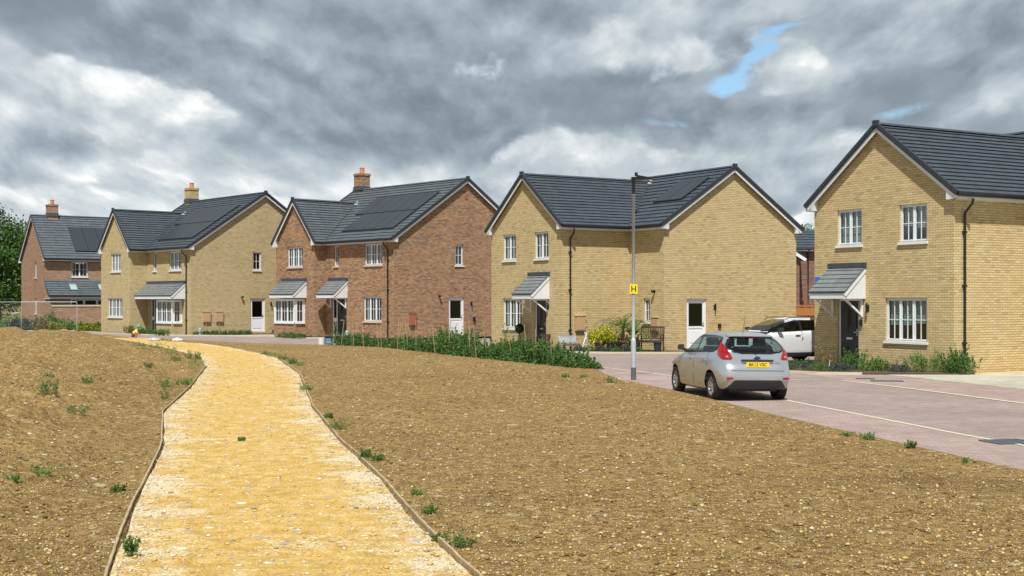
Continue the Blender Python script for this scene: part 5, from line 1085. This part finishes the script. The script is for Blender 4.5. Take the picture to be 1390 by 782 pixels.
# ------------------------------------------------------------------ child in a green helmet
def skin_body(name, joints, edges, m, parent=None, sub=2):
    me = bpy.data.meshes.new(name); me.from_pydata([j[0] for j in joints], edges, []); o = bpy.data.objects.new(name+'_tmp', me); COL.objects.link(o)
    md = o.modifiers.new('s', 'SKIN'); o.modifiers.new('d', 'SUBSURF').levels = sub
    for i, j in enumerate(joints): me.skin_vertices[0].data[i].radius = (j[1], j[1]*(j[2] if len(j) > 2 else 1)); me.skin_vertices[0].data[i].use_root = (i == 0)
    dg = bpy.context.evaluated_depsgraph_get(); dg.update(); m2 = bpy.data.meshes.new_from_object(o.evaluated_get(dg)); bpy.data.objects.remove(o); m2.materials.clear(); return obj(name, m2, m, parent, True)
skinm = mat('skin', (.42, .22, .14), .55)
J = [((0, 0, .22), .095), ((.07, 0, .33), .09), ((.15, 0, .44), .095), ((.21, 0, .52), .045), ((.25, 0, .57), .05), ((.29, 0, .63), .085), ((.30, 0, .71), .085),
     ((.02, .08, .20), .075), ((.22, .11, .27), .05), ((.08, .10, .05), .035), ((.17, .10, .025), .03), ((.02, -.08, .20), .075), ((.22, -.11, .28), .05), ((.08, -.10, .05), .035), ((.17, -.10, .025), .03),
     ((.16, .13, .43), .04), ((.26, .16, .32), .032), ((.36, .12, .22), .024), ((.41, .11, .18), .026), ((.16, -.13, .43), .04), ((.26, -.16, .32), .032), ((.36, -.12, .22), .024), ((.41, -.11, .18), .026)]
Ed = [(0, 1), (1, 2), (2, 3), (3, 4), (4, 5), (5, 6), (0, 7), (7, 8), (8, 9), (9, 10), (0, 11), (11, 12), (12, 13), (13, 14), (2, 15), (15, 16), (16, 17), (17, 18), (2, 19), (19, 20), (20, 21), (21, 22)]
P_ = skin_body('person', J, Ed, skinm); P_.location = (-20.9, 70.0, .02); P_.rotation_euler.z = R(8)
tag(P_, 'small child crouching in a green helmet and yellow top behind the soil bank', 'person')
nose = MB(); nose.ico((.377, 0, .64), .016); nose.ico((.295, .085, .65), .02); nose.ico((.295, -.085, .65), .02); nose.build('face_detail', skinm, P_, True)
eyes = MB(); eyes.ico((.362, .03, .665), .010); eyes.ico((.362, -.03, .665), .010); eyes.build('eyes', M['black'], P_)
mb = MB(); n = 9; mb.lathe([(.135*math.cos(t*math.pi/2/n)+.001, .12*math.sin(t*math.pi/2/n)) for t in range(n+1)], (0, 0, 0), 18); hm = mb.build('helmet', mat('green_helmet', (.01, .36, .18), .25), P_, True); hm.location = (.305, 0, .675); hm.rotation_euler = (0, .25, 0)
mb = MB(); mb.bar((.10, 0, -.005), (.19, 0, -.01), .14, .012); mb.build('peak', M['black'], hm)
yl = mat('neon_yellow_cloth', (.72, .80, .16), .8)
JT = [((.01, 0, .25), .112), ((.07, 0, .335), .108), ((.15, 0, .44), .112), ((.195, 0, .50), .06), ((.16, .13, .43), .056), ((.24, .155, .345), .05), ((.16, -.13, .43), .056), ((.24, -.155, .345), .05)]
skin_body('top', JT, [(0, 1), (1, 2), (2, 3), (2, 4), (4, 5), (2, 6), (6, 7)], yl, P_)
JS = [((.0, 0, .21), .105), ((.02, .08, .20), .088), ((.17, .105, .25), .064), ((.02, -.08, .20), .088), ((.17, -.105, .26), .064)]
skin_body('shorts', JS, [(0, 1), (1, 2), (0, 3), (3, 4)], mat('dark_red_cloth', (.20, .02, .02), .8), P_)

# ================================================================== CARS
def catmull(rows, sub):
    R_ = np.array(rows, float); out = []
    n = len(R_)
    for i in range(n-1):
        p0, p1, p2, p3 = R_[max(i-1, 0)], R_[i], R_[i+1], R_[min(i+2, n-1)]
        for k in range(sub):
            t = k/sub; out.append(.5*((2*p1)+(-p0+p2)*t+(2*p0-5*p1+4*p2-p3)*t*t+(-p0+3*p1-3*p2+p3)*t**3))
    out.append(R_[-1]); return np.array(out)
def car_shell(rows, sub=10, N=150):
    """rows: zf, zs, zr, tilt, xf, xr, w, nf, nr -> closed half loops mirrored; returns V[rows, 2N-1.., 3]"""
    RR = catmull(rows, sub); L = []
    for zf, zs, zr, tilt, xf, xr, w_, nf, nr in RR:
        xm = (xf+xr)/2; t = np.linspace(0, math.pi/2, 1200); x1 = xm+(xf-xm)*np.cos(t)**(2/nf); y1 = w_*np.sin(t)**(2/nf)
        x2 = xm+(xr-xm)*np.cos(t[::-1])**(2/nr); y2 = w_*np.sin(t[::-1])**(2/nr)
        x, y = np.r_[x1, x2[1:]], np.r_[y1, y2[1:]]
        y = y*(1-.045*np.clip((x-xm)/(2.0), 0, 1)**2)
        d = np.r_[0, np.cumsum(np.hypot(np.diff(x), np.diff(y)))]; u = np.linspace(0, d[-1], N); x, y = np.interp(u, d, x), np.interp(u, d, y)
        ff = np.clip((x-xm)/max(xf-xm, .01), 0, 1)**2.5; fb = np.clip((xm-x)/max(xm-xr, .01), 0, 1)**2.5
        z = zs+tilt*(-x)/2+(zf-zs)*ff+(zr-zs)*fb
        L.append(np.stack([np.r_[x, x[-2:0:-1]], np.r_[y, -y[-2:0:-1]], np.r_[z, z[-2:0:-1]]], -1))
    return np.array(L)
def car_parts(V, classes, parent, body_mat, wheels, rw):
    """splits the shell into meshes by position. classes: (name, material, test(c, n), offset)"""
    nr, nc, _ = V.shape; vid = np.arange(nr*nc).reshape(nr, nc); F = np.stack([vid[:-1], np.roll(vid[:-1], -1, 1), np.roll(vid[1:], -1, 1), vid[1:]], -1).reshape(-1, 4)
    P = V.reshape(-1, 3); c = P[F].mean(1); n = np.cross(P[F[:, 2]]-P[F[:, 0]], P[F[:, 3]]-P[F[:, 1]]); n /= np.linalg.norm(n, axis=1, keepdims=True)+1e-9
    cen = np.array([0, 0, .8]); flip = (n*(c-cen)).sum(1).mean() < 0
    if flip: n = -n; F = F[:, ::-1]
    taken = np.zeros(len(F), bool); vn = np.zeros_like(P)
    for k in range(4): np.add.at(vn, F[:, k], n)
    vn /= np.linalg.norm(vn, axis=1, keepdims=True)+1e-9
    arch = np.zeros(len(F), bool)
    for wx in wheels: arch |= (np.hypot(c[:, 0]-wx, c[:, 2]-rw*.97) < rw+.055) & (np.abs(c[:, 1]) > .45) & (c[:, 2] < .9)
    taken |= arch; out = {}
    for name, m, test, off in classes:
        k = test(c, n) & ~taken; taken |= k
        if not k.any(): continue
        f = F[k]; u, inv = np.unique(f, return_inverse=True); me = np_mesh(name, P[u]+vn[u]*off, inv.reshape(f.shape)); out[name] = obj(name, me, m, parent, True)
    f = F[~taken]; u, inv = np.unique(f, return_inverse=True); me = np_mesh('body', P[u], inv.reshape(f.shape)); out['body'] = obj('body', me, body_mat, parent, True)
    return out
def paint(name, c, metal=.7, rough=.28):
    m = mat(name, c, rough, metal); t, b = nt(m); b.inputs['Coat Weight'].default_value = .7; b.inputs['Coat Roughness'].default_value = .06
    tcn = t.new('ShaderNodeTexCoord'); f = t.noise(tcn.outputs['Object'], 2.5, 6, .7); sp = t.new('ShaderNodeSeparateXYZ'); t.l.new(tcn.outputs['Object'], sp.inputs[0])
    dirt = t.math('MULTIPLY', t.mapr(sp.outputs[2], .15, .50, .35, 0.0), f); t.l.new(t.mix(dirt, tuple(x for x in c), (.22, .17, .12)), b.inputs['Base Color'])
    t.l.new(t.math('ADD', t.math('MULTIPLY', f, .12), rough-.06), b.inputs['Roughness']); return m
M['tyre'] = dirty(mat('tyre_rubber', (.022, .021, .020), .85), .3, 12)
M['trim'] = mat('grey_black_trim', (.030, .031, .034), .55)
M['redlamp'] = mat('red_lamp', (.30, .004, .006), .15); M['redlamp'].node_tree.nodes['Principled BSDF'].inputs['Coat Weight'].default_value = 1
M['alloy'] = mat('alloy', (.50, .51, .53), .35, .6)
M['seatm'] = mat('dark_blue_seat', (.035, .05, .085), .9)
def wheel(parent, x, y, r, side, wd=.19, rr_=.70):
    E = empty('wheel', (x, y, r), 0); E.parent = parent
    def ring(prof, name, m, par):
        mb = MB(); mb.lathe(prof, (0, 0, 0), 40); mb.v = [(a, c*side, b) for a, b, c in mb.v]; return mb.build(name, m, par, True)
    h = wd/2
    ring([(r*rr_, -h), (r*.95, -h), (r, -h*.75), (r, h*.75), (r*.95, h), (r*rr_, h), (r*rr_-.01, h-.03), (r*rr_-.01, -h)], 'tyre', M['tyre'], E)
    mb = MB(); ri = r*rr_
    mb.lathe([(ri, h-.012), (ri-.022, h-.018), (ri-.03, h-.06), (ri-.03, -h)], (0, 0, 0), 36); mb.lathe([(.001, h-.02), (.05, h-.022), (.065, h-.04), (.065, h-.07)], (0, 0, 0), 16)
    for i in range(9):
        a = 2*math.pi*i/9; mb.bar((math.cos(a)*.05, math.sin(a)*.05, h-.04), (math.cos(a)*(ri-.02), math.sin(a)*(ri-.02), h-.03), .036, .03, up=(0, 0, 1))
    mb.v = [(a, c*side, b) for a, b, c in mb.v]; mb.build('rim', M['alloy'], E)
    mb = MB(); mb.lathe([(.001, h-.085), (ri-.03, h-.085)], (0, 0, 0), 30); mb.v = [(a, c*side, b) for a, b, c in mb.v]; mb.build('brake_disc', M['trim'], E)
def quickbox(name, m, parent, *b):
    mb = MB()
    for q in b: mb.box(*q)
    return mb.build(name, m, parent)
def text_mesh(name, txt, size, m, parent, loc, rot, sx=1.0, ext=.001):
    cu = bpy.data.curves.new(name, 'FONT'); cu.body = txt; cu.size = size; cu.align_x = 'CENTER'; cu.align_y = 'CENTER'; cu.extrude = ext; cu.offset = .0012
    o = bpy.data.objects.new(name+'_tmp', cu); COL.objects.link(o); dg = bpy.context.evaluated_depsgraph_get(); me = bpy.data.meshes.new_from_object(o.evaluated_get(dg)); bpy.data.objects.remove(o)
    me.materials.clear(); r = obj(name, me, m, parent); r.location = loc; r.rotation_euler = rot; r.scale = (sx, 1, 1); return r

def hatchback():
    E = empty('parked_car', (4.93, 29.15, 0), R(100.6), 'silver five-door hatchback parked half on the paving strip, seen from behind', 'car'); E.rotation_euler = (R(1.0), 0, R(100.6))
    #        zf    zs    zr   tilt   xf    xr     w    nf   nr
    rows = [(.19, .19, .24, 0, 1.72, -1.55, .72, 6, 8), (.22, .21, .27, 0, 1.93, -1.80, .80, 5.5, 8), (.34, .30, .40, 0, 2.02, -1.90, .84, 5.2, 8), (.52, .50, .55, 0, 2.06, -1.93, .86, 5.0, 7.5),
            (.66, .68, .68, 0, 2.03, -1.90, .865, 4.8, 7.5), (.78, .80, .79, .02, 1.90, -1.845, .860, 4.6, 7.5), (.86, .89, .90, .05, 1.72, -1.82, .842, 4.6, 7.5), (.955, .965, 1.01, .07, 1.30, -1.795, .806, 4.6, 7.2),
            (1.06, 1.05, 1.10, .06, 1.02, -1.735, .768, 4.6, 7.0), (1.20, 1.18, 1.22, .04, .74, -1.635, .712, 4.6, 6.5), (1.34, 1.32, 1.33, .01, .42, -1.50, .650, 4.6, 6.0), (1.425, 1.395, 1.395, 0, .16, -1.40, .590, 4.4, 5.0),
            (1.455, 1.445, 1.43, 0, .02, -1.28, .50, 4, 4), (1.475, 1.475, 1.462, 0, -.12, -1.05, .33, 3, 3), (1.482, 1.485, 1.482, 0, -.40, -.75, .02, 2, 2)]
    V = car_shell(rows, 10, 190)
    ax, ay, az_, nx = (lambda c: c[:, 0]), (lambda c: np.abs(c[:, 1])), (lambda c: c[:, 2]), None
    def rear_glass(c, n):
        x, y, z = c[:, 0], np.abs(c[:, 1]), c[:, 2]; t = (z-1.035)/(1.345-1.035)
        wy = np.interp(t, [0, .10, .3, .55, .85, 1], [.26, .50, .62, .605, .52, .40])
        return (x < -1.3) & (t > 0) & (t < 1) & (y < wy) & (z > 1.035+.02*(1-(y/.65)**2)*0)
    def rear_frit(c, n):
        x, y, z = c[:, 0], np.abs(c[:, 1]), c[:, 2]; t = (z-1.015)/(1.372-1.015)
        wy = np.interp(t, [0, .10, .3, .55, .85, 1], [.32, .55, .655, .64, .56, .45])
        return (x < -1.25) & (t > 0) & (t < 1) & (y < wy)
    def side_win(c, n, g=0.0, x0=1.30, x1=-1.42):
        x, z = c[:, 0], c[:, 2]; lo = 1.005+.045*(-x)/1.2-g*.8; hi = 1.375-.07*np.clip((x-.1)/.9, 0, 1)**2*0-.05*np.clip((-x-.9)/.5, 0, 1)**2+g*.6
        xa = x0-(z-.98)*2.05+g; xb = x1+.95*np.clip(z-1.12, -.2, .3)**2*2.2+.30*np.clip((1.12-z)/.12, 0, 1)**2-g
        return (np.abs(c[:, 1]) > .40) & (z > lo) & (z < hi) & (x < xa) & (x > xb) & (np.abs(n[:, 1]) > .45)
    def pillar(c): x = c[:, 0]; return (np.abs(x-(-.17)) < .05) | (np.abs(x+1.02) < .012)
    def lamp(c, n):
        x, y, z = c[:, 0], np.abs(c[:, 1]), c[:, 2]; t = (z-.885)/(1.265-.885)
        inner = np.interp(t, [0, .10, .35, .7, 1], [.58, .545, .59, .645, .66]); outx = np.interp(t, [0, .25, .6, 1], [-1.74, -1.56, -1.46, -1.42])
        return (t > 0) & (t < 1) & (x < outx) & (y > inner)
    black_arc = lambda c, n: (c[:, 0] < -1.5) & (c[:, 2] < .455-.30*np.clip((np.abs(c[:, 1])-.52)/.28, 0, 1)) & (np.abs(c[:, 1]) < .80) & (c[:, 2] > .20)
    gap = lambda c, n: (np.abs(n[:, 1]) > .5) & (((np.abs(c[:, 0]-1.02) < .008) & (c[:, 2] < .98)) | ((np.abs(c[:, 0]+.16) < .008) & (c[:, 2] < 1.02)) | ((np.abs(c[:, 0]+1.03+.0*c[:, 2]) < .008) & (c[:, 2] > .72) & (c[:, 2] < 1.02))) & (c[:, 2] > .30)
    bgap = lambda c, n: (c[:, 0] < -1.6) & (np.abs(c[:, 2]-.665) < .006) & (np.abs(c[:, 1]) < .60)
    tgap = lambda c, n: (c[:, 0] < -1.6) & (np.abs(np.abs(c[:, 1])-(.52+.0*c[:, 2]+.12*(c[:, 2]-.665))) < .005) & (c[:, 2] > .665) & (c[:, 2] < .90)
    wind = lambda c, n: (c[:, 2] > 1.0) & (c[:, 2] < 1.39) & (n[:, 0] > .38) & (c[:, 0] > .2) & (np.abs(c[:, 1]) < .70-.45*(c[:, 2]-1.0))
    p = paint('silver_paint', (.56, .59, .62))
    P = car_parts(V, [('rear_window', M['carglass'], rear_glass, .001), ('rear_window_surround', M['black'], rear_frit, .001), ('tail_lamp', M['redlamp'], lambda c, n: lamp(c, n) & (c[:, 1] > 0), .006), ('tail_lamp', M['redlamp'], lamp, .006),
        ('side_window', M['carglass'], lambda c, n: side_win(c, n) & ~pillar(c) & (c[:, 1] > 0), .000), ('side_window', M['carglass'], lambda c, n: side_win(c, n) & ~pillar(c), .000), ('window_trim', M['black'], lambda c, n: side_win(c, n, .03), .001),
        ('windscreen', M['carglass'], wind, .001), ('rear_diffuser', M['trim'], black_arc, .006), ('panel_gap', M['black'], lambda c, n: gap(c, n) | bgap(c, n), -.003)], E, p, (1.245, -1.245), .305)
    for x in (1.245, -1.245):
        for s in (1, -1): wheel(E, x, s*.735, .298, s, .19, .68)
    quickbox('underbody', M['trim'], E, (-1.6, -.95-.0, -.50, .50, .20, .50), (-.92, .92, -.72, .72, .17, .40), (1.56, 1.75, -.6, .6, .2, .6), (-1.58, 1.7, -.48, .48, .20, .45))
    for x in (1.245, -1.245):
        for s in (-1, 1): mb = MB(); mb.box(x-.37, x+.37, min(s*.50, s*.53), max(s*.50, s*.53), .2, .72); mb.box(x-.37, x+.37, min(s*.53, s*.80), max(s*.53, s*.80), .665, .68); mb.build('wheel_arch_liner', M['trim'], E)
    for s in (1, -1):
        r_ = MB()
        def lp(y, z, x): return (x, s*y, z)
        r_.ico((-1.838, s*.67, .50), .001); r_.v = []; r_.f = []; r_.m = []
        r_.hexa([lp(.56, .475, -1.925), lp(.70, .475, -1.895), lp(.70, .515, -1.895), lp(.58, .515, -1.922), lp(.56, .475, -1.938), lp(.705, .475, -1.922), lp(.71, .520, -1.922), lp(.575, .520, -1.938)]); r_.build('reflector', M['redlamp'], E)
        mr = MB(); mr.hexa([(.60, s*.82, 1.0), (.60, s*.99, 1.01), (.60, s*.98, 1.15), (.60, s*.83, 1.15), (.75, s*.82, 1.02), (.76, s*.95, 1.03), (.76, s*.95, 1.11), (.75, s*.83, 1.12)]); mr.bar((.68, s*.72, .99), (.68, s*.86, 1.05), .07, .06)
        mir = mr.build('door_mirror', M['trim'], E); bv = mir.modifiers.new('b', 'BEVEL'); bv.width = .03; bv.segments = 3
        for xh in (.02, -.86): hh_ = MB(); hh_.bar((xh-.08, s*.858, .865), (xh+.10, s*.862, .862), .03, .032, up=(0, 0, 1)); hh_.build('door_handle', p, E)
        wl = MB(); wl.ico((-1.775, s*.66, .945), .040, sq=.9); wl.build('lamp_lens', mat('clear_lamp', (.50, .16, .15), .15), E)
    # plate, badge, chrome bar, wiper, aerial, third lamp
    pl_ = quickbox('number_plate', mat('yellow_plate', (.85, .60, .015), .4), E, (-1.888, -1.872, -.26, .26, .735, .846))
    text_mesh('plate_lettering', 'BK12 VSC', .098, M['black'], pl_, (-1.8895, 0, .790), (R(90), 0, R(-90)), .98)
    hb = MB(); hb.bar((-1.862, -.36, .885), (-1.862, .36, .885), .035, .035, up=(0, 0, 1)); hb.build('tailgate_handle', M['trim'], E)
    em = MB(); em.lathe([(.001, .010), (.05, .008), (.062, 0)], (0, 0, 0), 20); e_ = em.build('emblem', mat('blue_oval', (.015, .04, .16), .25), E); e_.rotation_euler = (0, R(-90), 0); e_.location = (-1.836, 0, .935); e_.scale = (.55, 1.2, 1)
    er = MB(); er.lathe([(.060, .004), (.070, .006), (.072, 0)], (0, 0, 0), 20); e2_ = er.build('emblem_ring', M['chrome'], E); e2_.rotation_euler = (0, R(-90), 0); e2_.location = (-1.836, 0, .935); e2_.scale = (.55, 1.2, 1)
    text_mesh('model_script', 'Fiesta', .055, M['chrome'], E, (-1.853, -.46, .845), (R(90), 0, R(-90)))
    wb = MB(); wb.bar((-1.80, .05, 1.035), (-1.79, -.34, 1.055), .018, .02); wb.bar((-1.80, 0, 1.03), (-1.80, .06, 1.04), .05, .04); wb.build('rear_wiper', M['black'], E)
    at_ = MB(); at_.tube([(-.95, 0, 1.46), (-1.12, .0, 1.86)], [.006, .003], 5); at_.build('aerial', M['black'], E)
    sp = MB(); sp.hexa([(-1.22, -.50, 1.435), (-1.22, .50, 1.435), (-1.22, .54, 1.40), (-1.22, -.54, 1.40), (-1.50, -.47, 1.395), (-1.50, .47, 1.395), (-1.49, .50, 1.375), (-1.49, -.50, 1.375)]); sp.build('spoiler', p, E)
    quickbox('brake_light', M['redlamp'], E, (-1.508, -1.496, -.14, .14, 1.378, 1.390))
    # interior
    for x in (.25, -.75):
        for s in (-1, 1):
            st = MB(); st.hexa([(x-.05, s*.36-.24, .5), (x+.10, s*.36-.24, .5), (x+.10, s*.36+.24, .5), (x-.05, s*.36+.24, .5), (x-.30, s*.36-.19, 1.12), (x-.20, s*.36-.19, 1.12), (x-.20, s*.36+.19, 1.12), (x-.30, s*.36+.19, 1.12)]); st.box(x-.1, x+.42, s*.36-.24, s*.36+.24, .35, .52); sx_ = st.build('seat', M['seatm'], E)
            hr_ = MB(); hr_.box(x-.32, x-.22, s*.36-.13, s*.36+.13, 1.15, 1.33); hr_.build('headrest', M['seatm'], sx_)
    quickbox('dashboard', M['trim'], E, (.75, 1.1, -.66, .66, .6, .98), (-1.72, -1.1, -.6, .6, .55, .93))
hatchback()

def suv():
    E = empty('parked_car', (9.32, 43.95, 0), R(204.5), 'white estate-style car parked nose-out in the gap between the two right-hand yellow houses', 'car')
    rows = [(.26, .26, .30, 0, 2.05, -1.95, .78, 6, 8), (.32, .29, .36, 0, 2.22, -2.15, .88, 6, 8), (.48, .42, .50, 0, 2.30, -2.24, .92, 5.5, 8), (.66, .66, .66, 0, 2.32, -2.26, .935, 5.2, 8),
            (.84, .86, .86, .02, 2.24, -2.22, .935, 5, 8), (.92, 1.00, 1.00, .04, 2.08, -2.18, .92, 5, 7.5), (.99, 1.08, 1.10, .06, 1.62, -2.15, .89, 5, 7), (1.07, 1.13, 1.20, .06, 1.28, -2.10, .855, 5, 7),
            (1.28, 1.26, 1.30, .05, .90, -2.0, .79, 5, 6.5), (1.42, 1.40, 1.44, .02, .48, -1.86, .72, 5, 6.5), (1.515, 1.49, 1.51, 0, .10, -1.76, .65, 4.6, 6), (1.56, 1.55, 1.545, 0, -.12, -1.62, .54, 4, 5), (1.585, 1.585, 1.575, 0, -.3, -1.3, .35, 3, 3), (1.592, 1.595, 1.59, 0, -.5, -.9, .02, 2, 2)]
    V = car_shell(rows, 8, 150)
    def side_win(c, n, g=0.0):
        x, z = c[:, 0], c[:, 2]; lo = 1.135+.045*(-x)/1.2-g*.8; hi = 1.475-.03*np.clip((-x-1.2)/.5, 0, 1)**2+g*.6; xa = 1.22-(z-1.12)*2.45+g; xb = -1.85+np.clip(z-1.2, 0, .4)*.9-g
        return (np.abs(c[:, 1]) > .45) & (z > lo) & (z < hi) & (x < xa) & (x > xb) & (np.abs(n[:, 1]) > .45)
    pil = lambda c: (np.abs(c[:, 0]+.22) < .05) | (np.abs(c[:, 0]+1.28) < .03)
    wind = lambda c, n: (c[:, 2] > 1.125) & (c[:, 2] < 1.515) & (n[:, 0] > .22) & (c[:, 0] > .0) & (np.abs(c[:, 1]) < .80-.40*(c[:, 2]-1.13))
    rear = lambda c, n: (c[:, 0] < -1.7) & (c[:, 2] > 1.15) & (c[:, 2] < 1.46) & (np.abs(c[:, 1]) < .62)
    gap = lambda c, n: (np.abs(n[:, 1]) > .5) & ((np.abs(c[:, 0]-1.08) < .009) | (np.abs(c[:, 0]+.21) < .009)) & (c[:, 2] > .42) & (c[:, 2] < 1.15)
    clad = lambda c, n: (c[:, 2] < .40)
    p = paint('white_paint', (.62, .64, .66), .0, .3)
    car_parts(V, [('side_window', M['darkglass'], lambda c, n: side_win(c, n) & ~pil(c) & (c[:, 1] > 0), 0.0), ('side_window', M['darkglass'], lambda c, n: side_win(c, n) & ~pil(c), 0.0), ('window_trim', M['black'], lambda c, n: side_win(c, n, .03), .001), ('windscreen', M['screen'], wind, .001), ('rear_window', M['carglass'], rear, .001),
        ('sill_cladding', M['trim'], clad, .004), ('panel_gap', M['black'], gap, -.003), ('headlamp', mat('headlamp_glass', (.55, .58, .60), .1), lambda c, n: (c[:, 0] > 1.95) & (c[:, 2] > .76) & (c[:, 2] < .93) & (np.abs(c[:, 1]) > .5), .004), ('grille', M['black'], lambda c, n: (c[:, 0] > 2.1) & (c[:, 2] > .55) & (c[:, 2] < .86) & (np.abs(c[:, 1]) < .42), .004)], E, p, (1.385, -1.385), .355)
    for x in (1.385, -1.385):
        for s in (1, -1): wheel(E, x, s*.80, .355, s, .22, .66)
    quickbox('underbody', M['trim'], E, (-1.9, 1.9, -.54, .54, .24, .55), (-.98, .98, -.82, .82, .24, .45))
    for s in (1, -1):
        rl = MB(); rl.tube([(.25, s*.60, 1.50), (.15, s*.62, 1.575), (-1.4, s*.62, 1.59), (-1.55, s*.60, 1.53)], .016, 6); rl.build('roof_rail', M['trim'], E)
        mr = MB(); mr.hexa([(.66, s*.90, 1.12), (.66, s*1.06, 1.13), (.66, s*1.06, 1.24), (.66, s*.91, 1.24), (.80, s*.91, 1.13), (.80, s*1.03, 1.14), (.80, s*1.03, 1.22), (.80, s*.91, 1.22)]); mr.bar((.73, s*.84, 1.10), (.73, s*.93, 1.15), .05, .04); mr.build('door_mirror', M['trim'], E)
        for xh in (-.02, -1.1): hh_ = MB(); hh_.bar((xh-.09, s*.935, .985), (xh+.11, s*.938, .98), .035, .035); hh_.build('door_handle', M['chrome'], E)
    for x in (.1, -.85):
        for s in (-1, 1):
            st = MB(); st.hexa([(x-.05, s*.38-.25, .6), (x+.10, s*.38-.25, .6), (x+.10, s*.38+.25, .6), (x-.05, s*.38+.25, .6), (x-.30, s*.38-.2, 1.22), (x-.20, s*.38-.2, 1.22), (x-.20, s*.38+.2, 1.22), (x-.30, s*.38+.2, 1.22)]); sx_ = st.build('seat', mat('beige_seat', (.36, .30, .19), .8), E)
            hr_ = MB(); hr_.box(x-.32, x-.22, s*.38-.13, s*.38+.13, 1.25, 1.42); hr_.build('headrest', sx_.data.materials[0], sx_)
    quickbox('dashboard', M['trim'], E, (.75, 1.2, -.74, .74, .7, 1.10))
suv()
